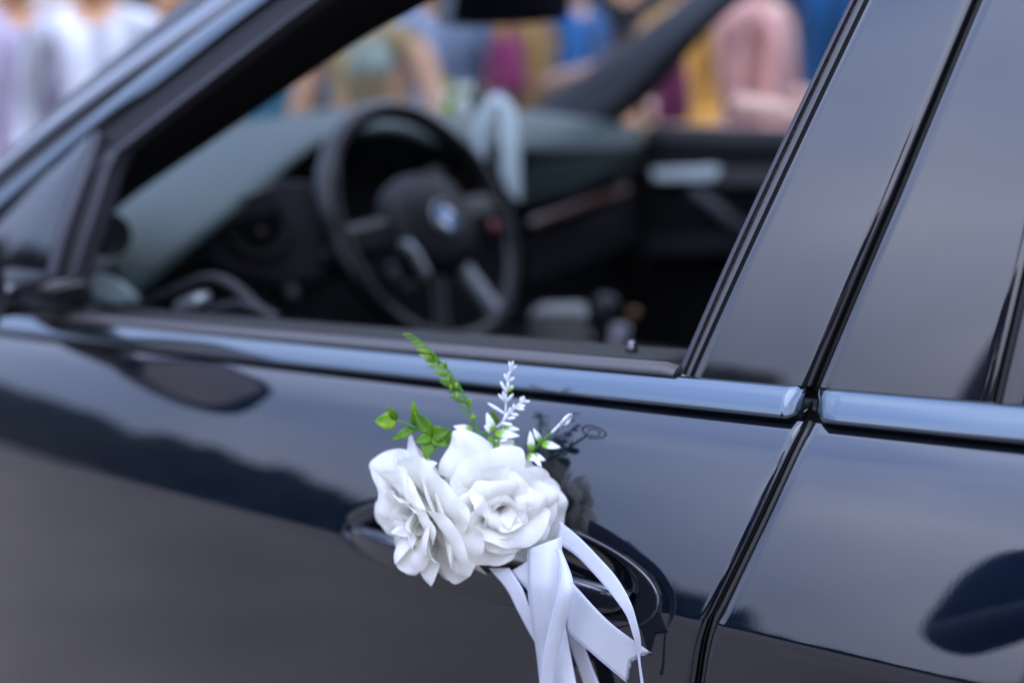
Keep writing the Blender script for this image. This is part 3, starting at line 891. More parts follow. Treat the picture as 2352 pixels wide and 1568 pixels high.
sidestrip('mirror_triangle', [(212, 302), (150, 362), (90, 415), (10, 500), (-60, 570), (-110, 650), (-150, 720)], [(205, 340), (186, 386), (158, 456), (126, 546), (102, 641), (94, 690), (88, 738)], 'gloss_black', fd, .001, .002, bulge=.002)
# inner pillar lining
I6 = [(200, 560), (256, 480), (490, 315), (804, 99), (978, 0), (1270, -180), (1560, -370)]
I4 = [(30, 580), (160, 455), (265, 352), (487, 182), (730, 0), (1020, -200), (1320, -410)]
a = [bs(p[0], p[1], -.012) for p in catmull(I4, 30)]
b = [bs(p[0], p[1], -.10) for p in catmull(I6, 30)]
slab('pillar_lining', a, b, 'black_matte', ap, depth=(-.01, .02, 0), n=3)

# far A pillar, windscreen, roof, bonnet
YF = 1.70
fa = [bp(p[0], p[1], YF) for p in catmull([(1060, 345), (1240, 235), (1420, 110), (1570, 0), (1800, -170), (2050, -330)], 24)]
fb = [bp(p[0], p[1], YF - .10) for p in catmull([(1330, 335), (1470, 240), (1600, 90), (1695, 0), (1900, -170), (2130, -330)], 24)]
slab('far_a_pillar', fa, fb, 'dark_trim', car, depth=(-.03, .10, 0), n=3)
na = [bs(p[0] + 26, p[1] + 14, -.08) for p in catmull(E0, 24)]
fz = [np.array([p[0] - .05, YF + .10, p[2]]) for p in fa]
rows = []
for i in range(24):
    p, q = na[i], fz[i]
    rows.append([p + (q - p) * u + np.array([-.07 * math.sin(math.pi * u) ** 2, 0, .0]) for u in np.linspace(0, 1, 13)])
grid('windscreen', rows, 'clear_glass', car)
def roof_z(x, v): return zbelt(x) * .25 + 1.36 + .05 * math.sin(math.pi * v) - .04 * max(0, x - .8) ** 2
rows = []
x_rf = na[-1][0]
for i in range(20):
    x = x_rf + (2.0 - x_rf) * i / 19
    r_ = []
    for k in range(15):
        v = k / 14
        r_.append((x, .215 + v * 1.51, (zbelt(x) + .53) + .06 * math.sin(math.pi * v) ** .7))
    rows.append(r_)
grid('roof', rows, 'paint', car, solid=.03)
xs_r = np.linspace(-.42, 1.9, 60)
slab('roof_rail', [flank(x, .425, .0) for x in xs_r], [flank(x, .545, 0) for x in xs_r], 'paint', car, depth=(0, .05, 0), n=8)
slab('roof_lining', [np.array([x, .20, zbelt(x) + .47]) for x in np.linspace(-.5, 1.9, 10)], [np.array([x, 1.72, zbelt(x) + .47]) for x in np.linspace(-.5, 1.9, 10)], 'black_matte', car, depth=(0, 0, .04), n=6)
slab('windscreen_header', [np.array([-.56, .24, 1.50]), np.array([-.40, .24, 1.60])], [np.array([-.62, 1.70, 1.50]), np.array([-.45, 1.70, 1.60])], 'black_matte', car, depth=(0, 0, .04), n=6)
rows = []
for i in range(24):
    u = i / 23
    x = -1.42 - u * 1.22
    zt = 1.075 - .02 * u - .16 * u ** 2.2
    rows.append([(x - .06 * math.sin(math.pi * v), -.05 + .06 * max(0, u - .6) + v * (2.05 - .12 * max(0, u - .6)), zt + .055 * math.sin(math.pi * v) ** .6 - .03) for v in np.linspace(0, 1, 21)])
grid('bonnet', rows, 'paint', car, solid=.01)
slab('scuttle', [np.array([-1.28, .02, 1.065]), np.array([-1.42, .0, 1.05])], [np.array([-1.28, 1.92, 1.065]), np.array([-1.42, 1.94, 1.05])], 'dark_trim', car, depth=(0, 0, -.05), n=8)
for p0, p1 in ((( -1.30, .10, 1.10), (-1.36, .85, 1.14)), ((-1.30, .95, 1.12), (-1.36, 1.6, 1.13))):
    tube('wiper', catmull([p0, (np.array(p0) + p1) / 2 + np.array([0, 0, .015]), p1], 12), .008, 'dark_trim', car)
# front end, floor, far flank
mk('front_end', [(-2.62, .08, .3), (-2.62, 1.86, .3), (-2.62, 1.86, .94), (-2.62, .08, .94), (-2.70, .5, .3), (-2.70, 1.45, .3), (-2.68, 1.45, .96), (-2.68, .5, .96)], [(0, 4, 7, 3), (4, 5, 6, 7), (5, 1, 2, 6)], 'paint', car, solid=.02)
box('floor_pan', (-.3, .97, .33), (4.4, 1.72, .06), 'black_matte', car)
box('bulkhead', (-1.50, .97, .70), (.05, 1.8, .68), 'black_matte', car)
ff = empty('far_front_door', (-.6, 1.9, .9), car)
farx = np.linspace(-1.36, .75, 40)
def farp(x, zr, inset=0.0): return np.array([x, 1.94 - ysec(x, zr) - inset, zbelt(x) + zr])
rows = [[farp(x, z) for z in (-.019, -.03, -.06, -.10, -.13, -.14, -.3, -.6, -.8)] for x in farx]
grid('door_skin', rows, 'paint', ff, solid=.004)
slab('roof_rail', [np.array([x, 1.94 - ysec(x, .425), zbelt(x) + .425]) for x in xs_r], [np.array([x, 1.94 - ysec(x, .545), zbelt(x) + .545]) for x in xs_r], 'paint', car, depth=(0, -.05, 0), n=8)
for xb in (-.13, .78):
    slab('far_pillar', [farp(xb + .3 * z, z) for z in np.linspace(0, .45, 8)], [farp(xb + .12 + .3 * z, z) for z in np.linspace(0, .45, 8)], 'gloss_black', car, depth=(0, -.05, 0))
def wheel(x, y):
    t = empty('wheel', (x, y, .36), car)
    sgn = 1 if y > 1 else -1
    lathe('tyre', [(.24, -.11), (.33, -.125), (.365, -.10), (.37, 0), (.365, .10), (.33, .125), (.24, .11)], 'tyre', t, seg=40, at=(x, y, .37), axis=(0, sgn, 0))
    lathe('rim', [(.25, .09), (.235, .10), (.22, .04), (.06, .05), (.05, .075), (0, .075)], 'rim_metal', t, seg=40, at=(x, y, .37), axis=(0, sgn, 0))
    for k in range(5):
        a = 2 * math.pi * k / 5
        d = np.array([math.cos(a), 0, math.sin(a)])
        c = np.array([x, y + sgn * .085, .37])
        tube('spoke', [c + d * .04, c + d * .14, c + d * .235], [.03, .024, .03], 'rim_metal', t, seg=8)
for x in (-1.95, 1.02):
    for y in (.10, 1.84): wheel(x, y)
box('sill', (-.35, .12, .32), (2.3, .10, .12), 'gloss_black', car, bevel=.02)
slab('quarter_window', [flank(min(x, .85), z, .0) + np.array([max(0, x - .85), 0, 0]) for x, z in [(.83, .001), (1.3, .001), (1.72, .001)]], [flank(.85, .43, .0) + np.array([d, 0, 0]) for d in (-.1, .38, .72)], 'tinted_glass', car, depth=(0, .006, 0), n=6)
slab('rear_pillar', [flank(.85, .001, .001) + np.array([d, 0, 0]) for d in (.86, 1.0)], [flank(.85, .43, .001) + np.array([d, 0, 0]) for d in (.70, 1.0)], 'paint', car, depth=(0, .05, 0), n=4)
box('rear_end', (1.86, .97, .85), (.08, 1.75, 1.0), 'paint', car, bevel=.03)
rows = [[(2.0 - .15 * u - (0 if 0 else 0), .25 + v * 1.44, 1.72 - u * .45) for v in np.linspace(0, 1, 5)] for u in np.linspace(0, 1, 5)]
grid('rear_screen', rows, 'tinted_glass', car)

# wing mirror on its arm
wm = empty('wing_mirror', (-.95, -.1, 1.15), car)
mc = np.array([-.985, -.150, 1.165])
rows = []
for i in range(17):
    v = i / 16                       # from its back (towards the front of the car) to the glass side
    s = math.sin(math.pi * .5 * min(1, .12 + v * 1.15)) ** .6
    xx = mc[0] - .07 + .125 * v
    rows.append([(xx + .02 * math.sin(a) * 0, mc[1] + .092 * s * math.copysign(abs(math.cos(a)) ** .62, math.cos(a)), mc[2] + (.072 + .012 * math.cos(a)) * s * math.copysign(abs(math.sin(a)) ** .7, math.sin(a))) for a in np.linspace(0, 2 * math.pi, 33)])
grid('mirror_housing', rows, 'paint', wm)
last = rows[-1]
gl_ = [[np.array([p[0] - .012 + .30 * (p[2] - mc[2]) * s, mc[1] + (p[1] - mc[1]) * s, mc[2] + (p[2] - mc[2]) * s]) for p in last] for s in (.80, .5, .01)]
grid('mirror_glass', gl_, mat('mirror_silver', (.9, .9, .9), rough=.01, metal=1.0), wm)
grid('mirror_bezel', [[np.array(p) for p in last], gl_[0]], 'dark_trim', wm)
slab('mirror_arm', [np.array([-.93, .02, 1.10]), np.array([-.95, -.06, 1.105]), np.array([-.96, -.12, 1.115])], [np.array([-1.06, .02, 1.10]), np.array([-1.03, -.06, 1.105]), np.array([-1.01, -.12, 1.115])], 'gloss_black', wm, depth=(0, 0, .03), n=4)

# ------------------------------------------------------------------ inside the car
def pq(name, pts, y, m, parent, depth=(-.012, .012, 0), sub=0):
    """a thick plate whose outline was measured on the photograph, standing at y (one value or one per corner)"""
    ys = y if hasattr(y, '__len__') else [y] * len(pts)
    P = [bp(p[0], p[1], yy) for p, yy in zip(pts, ys)]
    n = len(P); d = np.array(depth)
    V = P + [p + d for p in P]
    F = [tuple(range(n)), tuple(reversed(range(n, 2 * n)))] + [(i, (i + n), (i + 1) % n + n, (i + 1) % n) for i in range(n)]
    return fixn(mk(name, V, F, m, parent, smooth=False, bevel=.003))
db = empty('dashboard', (-1.2, .97, 1.0), car)
D1 = catmull([bp(*p) for p in [(205, 545, .10), (256, 470, .24), (500, 300, .68), (780, 276, 1.0), (1000, 272, 1.2), (1240, 262, 1.45), (1470, 300, 1.66)]], 50)
D2 = catmull([bp(*p) for p in [(300, 690, .11), (420, 585, .2), (560, 472, .35), (740, 327, .58), (900, 296, .72), (1020, 330, .85), (1200, 350, 1.1), (1480, 345, 1.6)]], 50)
rows = []
for i in range(50):
    p, q = D2[i], D1[i]
    r_ = [p + np.array([-.05, 0, -.05]), p + np.array([-.012, 0, -.012])]
    for k in range(13):
        v = k / 12
        r_.append(p + (q - p) * v + np.array([0, 0, .028 * math.sin(math.pi * v) ** .8]))
    rows.append(r_)
grid('dash_pad', rows, 'dash_pad', db)
rows = []
for i in range(50):
    p = D2[i] + np.array([-.012, 0, -.012])
    rows.append([p, p + np.array([-.06, 0, -.06]), p + np.array([-.07, 0, -.16]), p + np.array([-.02, 0, -.26]), p + np.array([-.06, 0, -.42])])
grid('dash_face', rows, 'black_matte', db)
# ribbed side vent at the door end of the pad
vc = bp(248, 540, .118)
vt = empty('side_vent', tuple(vc), db)
ax = nrm([.75, -.55, .35])
lathe('vent_ring', [(.026, 0), (.026, .004), (.023, .005), (.021, .001), (0, .001)], 'dash_pad', vt, seg=28, at=vc, axis=ax)
for k in range(6):
    z = -.017 + k * .0068
    w_ = math.sqrt(max(.0, .021 ** 2 - z * z))
    s_ = nrm(np.cross(ax, [0, 0, 1])); u_ = np.cross(s_, ax)
    tube('slat', [vc + ax * .006 + u_ * z - s_ * w_, vc + ax * .006 + u_ * z + s_ * w_], .0016, 'dash_low', vt, seg=6)
# instrument panel left of the wheel
pq('instrument_panel', [(430, 560), (515, 470), (640, 415), (735, 420), (740, 640), (640, 655), (520, 622)], [.28, .33, .41, .47, .47, .41, .34], mat('panel_lilac', (.040, .037, .045), rough=.5), db, depth=(-.03, .01, -.01))
gc = bp(592, 522, .375)
gg = empty('gauge', tuple(gc), db)
gax = nrm([.80, -.30, .30])
lathe('gauge_ring', [(.046, -.01), (.048, .004), (.045, .010), (.038, .010), (.034, .0)], 'black_matte', gg, seg=36, at=gc, axis=gax)
lathe('gauge_dial', [(.035, .001), (0, .001)], 'screen', gg, seg=36, at=gc, axis=gax)
mat('tick_green', (.02, .07, .03), rough=.5)
s_ = nrm(np.cross([0, 0, 1], gax)); u_ = np.cross(gax, s_)
for k in range(14):
    a = R(-40 + 20 * k)
    d = s_ * math.cos(a) + u_ * math.sin(a)
    tube('tick', [gc + gax * .011 + d * .038, gc + gax * .011 + d * .044], .0012, 'tick_green', gg, seg=5)
tube('needle', [gc + gax * .004, gc + gax * .004 + s_ * .01 - u_ * .022], .0015, 'wood', gg, seg=6)
# stalks
tube('column_stalk', catmull([bp(760, 640, .58), bp(690, 640, .54), bp(662, 630, .52)], 10), [.010] * 6 + [.011, .012, .012, .009], 'leather', db)
tube('stalk_tip', [bp(652, 628, .51), bp(664, 660, .505), bp(674, 688, .5)], [.010, .012, .009], mat('stalk_grey', (.20, .19, .21), rough=.4), db, seg=12)  # lighter grey paints in the highlight on the stalk end
tube('column_stalk', [bp(742, 640, .58), bp(712, 590, .55), bp(700, 566, .54)], [.009, .012, .010], 'dash_low', db, seg=12)
tube('column_stalk', [bp(790, 640, .6), bp(752, 600, .57), bp(742, 575, .56)], [.009, .010, .009], 'dash_low', db, seg=12)
# centre display
dp = empty('display', tuple(bp(960, 380, .95)), db)
pq('display_frame', [(868, 330), (1004, 300), (1060, 330), (1062, 436), (1015, 470), (912, 460)], .97, 'dash_pad', dp, depth=(-.03, .02, 0))
pq('display_screen', [(926, 346), (1012, 322), (1046, 342), (1050, 420), (1012, 440), (950, 440)], .955, 'screen', dp, depth=(-.008, .008, 0))
tube('rotary_knob', [bp(985, 412, .80), bp(1000, 405, .84)], [.017, .019], 'dash_low', db, seg=20)
tube('rotary_knob', [bp(1108, 440, .86), bp(1116, 436, .9)], [.014, .016], 'dash_low', db, seg=20)
pq('hazard_trim', [(1000, 345), (1040, 330), (1050, 372), (1010, 372)], .93, 'wood', db)
pq('centre_trim', [(1040, 405), (1065, 395), (1068, 420), (1044, 430)], .92, 'wood', db)
# passenger side
pq('glovebox_lid', [(1196, 470), (1200, 385), (1330, 350), (1470, 338), (1440, 395), (1320, 440)], [1.1, 1.1, 1.35, 1.58, 1.55, 1.3], 'dash_pad', db, depth=(-.03, 0, -.02))
pq('wood_trim', [(1215, 505), (1330, 465), (1445, 425), (1450, 440), (1335, 482), (1220, 522)], [1.1, 1.3, 1.55, 1.55, 1.3, 1.1], 'wood', db)
pq('lower_dash', [(1200, 560), (1330, 500), (1450, 450), (1470, 560), (1300, 640), (1210, 660)], [1.12, 1.32, 1.56, 1.56, 1.3, 1.12], 'black_matte', db)
# steering wheel
sw = empty('steering_wheel', tuple(bp(980, 515, .6)), car)
SC = bp(980, 515, .6)
sn = nrm([math.cos(R(24)), -.02, math.sin(R(24))])
ss_ = np.array([0, 1.0, 0]); su = np.cross(sn, ss_); su = nrm(su) * (1 if su[2] > 0 else -1)
def sp(a, r_, out=0.0): return SC + (ss_ * math.cos(a) + su * math.sin(a)) * r_ + sn * out
RW = .183
V, F = [], []
for i in range(64):
    a = 2 * math.pi * i / 64
    d = ss_ * math.cos(a) + su * math.sin(a)
    for k in range(12):
        b = 2 * math.pi * k / 12
        rr = .0155 + .0025 * (1 if abs(math.cos(a)) > .6 and -.3 < math.sin(a) < .6 else 0)
        V.append(SC + d * (RW + rr * math.cos(b)) + sn * rr * math.sin(b))
for i in range(64):
    for k in range(12): F.append((i * 12 + k, i * 12 + (k + 1) % 12, (i + 1) % 64 * 12 + (k + 1) % 12, (i + 1) % 64 * 12 + k))
mk('rim', V, F, 'leather', sw)
rows = []
for r_, h in ((.086, .0), (.088, .018), (.082, .034), (.066, .044), (.035, .049), (.001, .05)):
    rows.append([SC + sn * (h - .012) + ss_ * r_ * 1.0 * math.copysign(abs(math.cos(a)) ** .8, math.cos(a)) + su * (r_ * .92 * math.copysign(abs(math.sin(a)) ** .8, math.sin(a)) - .004) for a in np.linspace(0, 2 * math.pi, 41)])
grid('airbag_cover', rows, 'dark_trim', sw)
for a0, a1 in ((R(172), R(186)), (R(-6), R(8))):
    am = (a0 + a1) / 2
    pts = [sp(am, r_, .012 - .006 * (r_ - .07) / .1) for r_ in np.linspace(.07, RW, 8)]
    slab('spoke', [p + su * .024 for p in pts], [p - su * .024 for p in pts], 'leather', sw, depth=tuple(-sn * .02), n=4, bulge=.004)
for s in (-1, 1):
    pts = [sp(R(270 + s * 22), r_, .010) for r_ in np.linspace(.06, RW, 8)]
    dv = np.cross(nrm(pts[-1] - pts[0]), sn)
    slab('spoke', [p + dv * .016 for p in pts], [p - dv * .016 for p in pts], 'silver' if s > 0 else 'leather', sw, depth=tuple(-sn * .012), n=3, bulge=.003)
def spx(px, py, y): return bp(px, py, y)
# bright bracket on the left spoke, buttons
yb = SC[1] - .085
slab('spoke_bracket', catmull([spx(895, 566, yb), spx(935, 552, yb), spx(968, 585, yb), spx(992, 632, yb)], 16), catmull([spx(905, 592, yb), spx(930, 580, yb), spx(948, 604, yb), spx(972, 645, yb)], 16), 'silver', sw, depth=(-.012, .01, 0), n=3, bulge=.003)
tube('switch', [spx(892, 612, yb), spx(925, 655, yb)], [.012, .014], 'dash_low', sw, seg=12)
tube('switch', [spx(935, 655, yb), spx(945, 668, yb)], [.010, .011], 'dash_low', sw, seg=12)
yr = SC[1] + .02
lathe('horn_button', [(.0, .004), (.009, .004), (.010, .0)], 'red_lamp', sw, seg=24, at=spx(1133, 520, SC[1] + .09), axis=sn)
# quartered roundel
ec = SC + sn * .040 + ss_ * .0 - su * .004
em = empty('emblem', tuple(ec), sw)
lathe('emblem_ring', [(.026, .0), (.026, .003), (.0245, .0036), (.0175, .0036), (.0168, .003), (.0168, .0)], 'gloss_black', em, seg=40, at=ec, axis=sn)
lathe('emblem_rim', [(.0275, 0), (.0275, .003), (.026, .0034)], 'silver', em, seg=40, at=ec, axis=sn)
for k in range(4):
    vs = [ec + sn * .0030] + [ec + sn * .0030 + (ss_ * math.cos(a) + su * math.sin(a)) * .0172 for a in np.linspace(k * math.pi / 2, (k + 1) * math.pi / 2, 10)]
    mk('emblem_quarter', vs, [(0, i, i + 1) for i in range(1, 10)], 'emblem_blue' if k in (1, 3) else 'emblem_white', em, smooth=False)
# rear view mirror
rm = empty('rear_view_mirror', tuple(bp(1180, 20, .88)), car)
pq('mirror_shell', [(1038, 50), (1050, -25), (1085, -60), (1280, -62), (1312, -20), (1306, 44), (1240, 54), (1090, 60)], [.80, .80, .81, .98, 1.0, 1.0, .96, .84], 'gloss_black', rm, depth=(-.05, .02, .0))
tube('mirror_stem', [bp(1180, -40, .92) + np.array([-.04, 0, 0]), bp(1180, -110, .93) + np.array([-.06, 0, .02])], .012, 'dark_trim', rm)
# near door lining behind the sill
dl = empty('door_lining', (-.9, .1, 1.0), fd)
pq('tweeter_highlight', [(205, 640), (225, 622), (262, 640), (296, 672), (298, 692), (270, 700), (210, 688)], [.07, .08, .09, .10, .10, .09, .07], mat('trim_highlight', (.30, .37, .37), rough=.3, spec=.6), dl, depth=(-.01, .02, -.01))  # pale colour stands in for the highlight on the inner door trim
tube('pull_trim', catmull([bp(*p) for p in [(318, 706, .115), (400, 668, .12), (470, 640, .125), (515, 645, .13), (565, 680, .135), (605, 722, .14)]], 24), .0055, 'dash_low', dl, seg=10)
tube('inner_handle', [bp(408, 710, .112), bp(418, 706, .112), bp(455, 690, .115), bp(476, 680, .118)], [.006, .0095, .0095, .006], 'silver', dl, seg=12)
tube('pull_trim', catmull([bp(*p) for p in [(430, 730, .12), (520, 706, .125), (570, 700, .13), (640, 735, .14)]], 16), .006, 'dash_low', dl, seg=10)
# far door lining
fl = empty('door_lining', (-.9, 1.7, .95), ff)
pq('window_sill', [(1452, 300), (1480, 284), (1640, 292), (1815, 296), (1815, 330), (1640, 326), (1480, 318)], [1.66] * 7, 'rubber_grey', fl, depth=(-.0, .12, -.01))
tube('sill_end', [bp(1462, 302, 1.64), bp(1485, 304, 1.64)], [.022, .024], mat('sill_tan', (.40, .30, .17), rough=.4), fl, seg=12)
pq('upper_panel', [(1440, 318), (1820, 330), (1790, 380), (1480, 380)], 1.655, 'dark_trim', fl, depth=(0, .05, 0))
pq('silver_strip', [(1495, 390), (1640, 383), (1652, 390), (1650, 410), (1636, 414), (1502, 416)], 1.63, mat('silver_highlight', (.74, .80, .80), rough=.35, metal=.2), fl, depth=(0, .02, 0))  # whiter, less metallic silver paints in the strip's highlight
pq('grey_strip', [(1648, 390), (1780, 388), (1770, 428), (1645, 424)], 1.625, 'rubber_grey', fl, depth=(0, .02, 0))
pq('lower_panel', [(1440, 380), (1800, 380), (1760, 900), (1350, 900)], 1.66, 'black_matte', fl, depth=(0, .04, 0))
tube('pull_handle', catmull([bp(*p) for p in [(1590, 440, 1.6), (1640, 475, 1.58), (1690, 520, 1.58), (1730, 545, 1.6)]], 12), .020, 'dash_low', fl, seg=10)
pq('armrest', [(1480, 545), (1700, 540), (1690, 580), (1480, 590)], 1.58, 'dash_low', fl, depth=(0, .08, -.02))
# console with its fittings
cs = empty('centre_console', (-.85, .95, .7), car)
box('console_body', (-.75, .97, .62), (.95, .28, .30), 'black_matte', cs, bevel=.03)
lathe('gear_knob', [(0, .055), (.018, .05), (.024, .03), (.018, .0), (.012, -.06)], 'dash_low', cs, seg=20, at=bp(1385, 745, .9), axis=(.2, 0, .98))
lathe('gear_trim', [(.0, .01), (.016, .008), (.018, -.06)], 'stalk_grey', cs, seg=20, at=bp(1425, 760, .88), axis=(.2, 0, .98))
def seat(y):
    t = empty('front_seat', (-.1, y, .4), car)
    rows = [[(-.62 + .52 * u, y - .24 + .48 * v, .60 + .05 * math.sin(math.pi * v) + .07 * (1 - u) + .05 * (abs(v - .5) * 2) ** 3) for v in np.linspace(0, 1, 13)] for u in np.linspace(0, 1, 9)]
    grid('seat_cushion', rows, 'seat_leather', t, solid=.10)
    rows = [[(-.02 + .16 * u - .05 * (abs(v - .5) * 2) ** 3, y - (.25 - .05 * u) + (.5 - .1 * u) * v, .62 + .62 * u) for v in np.linspace(0, 1, 13)] for u in np.linspace(0, 1, 9)]
    grid('seat_back', rows, 'seat_leather', t, solid=.11)
    rows = [[(.15 + .02 * u, y - .13 + .26 * v, 1.28 + .16 * u) for v in np.linspace(0, 1, 7)] for u in np.linspace(0, 1, 5)]
    grid('headrest', rows, 'seat_leather', t, solid=.08, subsurf=1)
seat(.50); seat(1.44)
bx = pq('box', [(1215, 728), (1240, 718), (1330, 716), (1346, 730), (1342, 830), (1218, 830)], .82, 'box_grey', None, depth=(-.03, .06, 0))
tag(bx, 'small pale grey box lying inside the car by the console', 'box')
tg = lathe('ball', [(0, .012), (.007, .010), (.011, .004), (.012, -.001), (.008, -.008), (0, -.012)], 'amber', None, seg=20, at=bp(1455, 722, 1.0), axis=(0, 0, 1))
tag(tg, 'small amber ball trinket on the console beside the gear knob', 'trinket')
# white wedding trim on the dashboard, cabin shade put into its satin colour
cloth_mat('satin_shaded', (0.62, 0.70, 0.70), trans=.2, weave=700, rough=.45)
bow = empty('dashboard_ribbon', tuple(bp(1140, 300, .93)), None)
tag(bow, 'pale satin ribbon and flower lying over the dashboard behind the steering wheel', 'ribbon')
def pxribbon(name, A, B, ya, m, parent, n=30, c=5):
    a = catmull([bp(p[0], p[1], y) for p, y in zip(A, ya)], n); b = catmull([bp(p[0], p[1], y) for p, y in zip(B, ya)], n)
    return grid(name, [[p + (q - p) * k / (c - 1) for k in range(c)] for p, q in zip(a, b)], m, parent, solid=.001)
pxribbon('streamer', [(1128, 216), (1105, 250), (1086, 300), (1090, 352)], [(1150, 222), (1130, 265), (1112, 315), (1118, 370)], [.93, .92, .92, .92], 'satin_shaded', bow)
pxribbon('streamer', [(1118, 222), (1150, 250), (1152, 320), (1150, 395), (1172, 446)], [(1146, 212), (1180, 245), (1194, 320), (1196, 400), (1197, 466)], [.93, .91, .90, .90, .90], 'satin_shaded', bow)

# ------------------------------------------------------------------ flowers and ribbons on the door handle
fx = empty('flower_decoration', tuple(bs(1130, 1300)))
tag(fx, 'white artificial roses with green sprigs and satin ribbons tied to the door handle', 'flowers')
def cdir(r_, u, t): return nrm(cR * r_ + cU * u - cF * t)          # right, up, towards the viewer
def petal_rows(Ln, Wd, f0, f1, Rc, curl, rnd, r0=.002):
    nu, nv = 13, 13
    ph1, ph2, am = rnd.uniform(0, 6), rnd.uniform(0, 6), rnd.uniform(1.2, 3.0)
    skew = rnd.uniform(-.3, .3)
    rows = []
    r_, h = r0, 0.0
    prev = 0.0
    prof = []
    for i in range(nv):
        v = i / (nv - 1)
        a = f0 + (f1 - f0) * v ** 1.3 + curl * max(0, (v - .62) / .38) ** 2
        if i:
            r_ += math.sin(a) * Ln / (nv - 1); h += math.cos(a) * Ln / (nv - 1)
        prof.append((r_, h, a))
    for i in range(nv):
        v = i / (nv - 1)
        row = []
        for j_ in range(nu):
            u = -1 + 2 * j_ / (nu - 1)
            vv = v * (1 - .26 * abs(u) ** 2.6 + .035 * math.sin(3.1 * u + ph1))
            k = vv * (nv - 1); k0 = min(int(k), nv - 2); f = k - k0
            pr, ph_, pa = [prof[k0][q] + (prof[k0 + 1][q] - prof[k0][q]) * f for q in range(3)]
            w = Wd / 2 * (.22 + .78 * math.sin(math.pi / 2 * min(1, vv / .72)) ** .9)
            s = (u + skew * v) * w
            rc = Rc * (1 + 1.5 * vv)
            lat = rc * math.sin(s / rc); dep = rc * (1 - math.cos(s / rc))
            wob = am * (.0017 * math.sin(4.2 * u + ph1) + .0012 * math.sin(8 * u + ph2)) * vv ** 2 + .0016 * am * vv ** 3 * math.sin(2.1 * u + ph2)
            nr, nh = math.cos(pa), -math.sin(pa)
            row.append((lat, pr - nr * dep + nr * wob, ph_ - nh * dep + nh * wob))
        rows.append(row)
    return rows
def rose(c, axis, seed, scale, layers, upv, label=None):
    rnd = random.Random(seed)
    t = empty('rose', tuple(c), fx)
    if label: t['label'] = label
    ax = nrm(axis); e1 = nrm(np.cross(upv, ax)); e2 = np.cross(ax, e1)
    for li, (n, Ln, Wd, f0, f1, Rc, curl, z) in enumerate(layers):
        z0 = z
        for k in range(n):
            z = z0
            an = 2 * math.pi * (k + .5 * (li % 2)) / n + rnd.uniform(-.36, .36) + li * .4
            rows = petal_rows(Ln * scale * rnd.uniform(.9, 1.1), Wd * scale * rnd.uniform(.9, 1.12), R(f0 + rnd.uniform(-11, 11)), R(f1 + rnd.uniform(-22, 22)), Rc * scale, R(curl * rnd.uniform(.2, 2.2)), rnd)
            axp = nrm(ax + (e1 * rnd.uniform(-1, 1) + e2 * rnd.uniform(-1, 1)) * (.10 + .05 * li))
            d = e1 * math.cos(an) + e2 * math.sin(an); d = nrm(d - axp * (d @ axp)); s = np.cross(axp, d)
            z = z + rnd.uniform(-.003, .004)
            R2 = [[c + s * p[0] + d * p[1] + axp * (p[2] + z * scale) for p in r_] for r_ in rows]
            w = len(R2[0])
            uv = [(j_ / (w - 1) * Wd, i / (w - 1) * Ln) for i in range(w) for j_ in range(w)]
            grid('petal', R2, 'petal', t, uv=uv, subsurf=1)
    lathe('calyx', [(.0, -.004), (.007, -.003), (.009, .003), (.004, .006)], 'stem_green', t, seg=12, at=c - ax * .008, axis=ax)
    return t
LAY = [(3, .021, .024, -10, 14, .009, 40, .010), (3, .027, .036, 0, 38, .018, 50, .009), (4, .033, .044, 10, 52, .028, 55, .007), (4, .038, .050, 26, 64, .045, 45, .005), (5, .042, .054, 44, 80, .06, 35, .003), (6, .044, .054, 62, 96, .08, 25, .0)]
FD = float((bs(1120, 1160) - CAM_C) @ cF)          # depth of the door behind the flowers
r1 = rose(pd(1138, 1154, FD - .036), cdir(.14, -.08, .98), 5, .90, LAY, cU, 'open white rose facing outward')
r2 = rose(pd(1012, 1172, FD - .038), cdir(-.80, -.30, .52), 11, 1.0, LAY, cU, 'white rose turned towards the front of the car')
def Q(u, v): return 803.9 + u * .5449, 712.0 + v * .5449
def tp(parent, base, rim, ob, orim, bulge=.006, lip=.003, seed=0):
    rnd = random.Random(seed * 7 + 1)
    nc, nv = 25, 13
    rr = catmull([np.array(Q(*p)) for p in rim], nc)
    bb = np.array(Q(*base))
    p1, p2, p3 = rnd.uniform(0, 6), rnd.uniform(0, 6), rnd.uniform(0, 6)
    tl = rnd.uniform(-.004, .004)
    rows, uv = [], []
    for i in range(nv):
        v = i / (nv - 1)
        row = []
        for j_ in range(nc):
            u = j_ / (nc - 1)
            e = rr[j_]
            b_ = bb + (e - bb) * .10                        # the claw of the petal keeps a little width
            jit = 1 + .014 * math.sin(9 * u + p2) * v
            p = b_ + (e - b_) * v * jit
            off = ob + (orim - ob) * v ** 1.2 + bulge * math.sin(math.pi * v ** .9) * (1 - .45 * (2 * u - 1) ** 2) - lip * max(0, (v - .7) / .3) ** 2
            off += (.0016 * math.sin(6.5 * u + p1) + .0009 * math.sin(13 * u + p2)) * v ** 1.6 + .0010 * math.sin(5 * v + 9 * u + p3) * v + tl * (u - .5) * v
            off += .010
            row.append(pd(p[0], p[1], FD - off))
            uv.append((u * .04, v * .04))
        rows.append(row)
    grid('petal', rows, 'petal', parent, uv=uv, subsurf=1)
k = 0
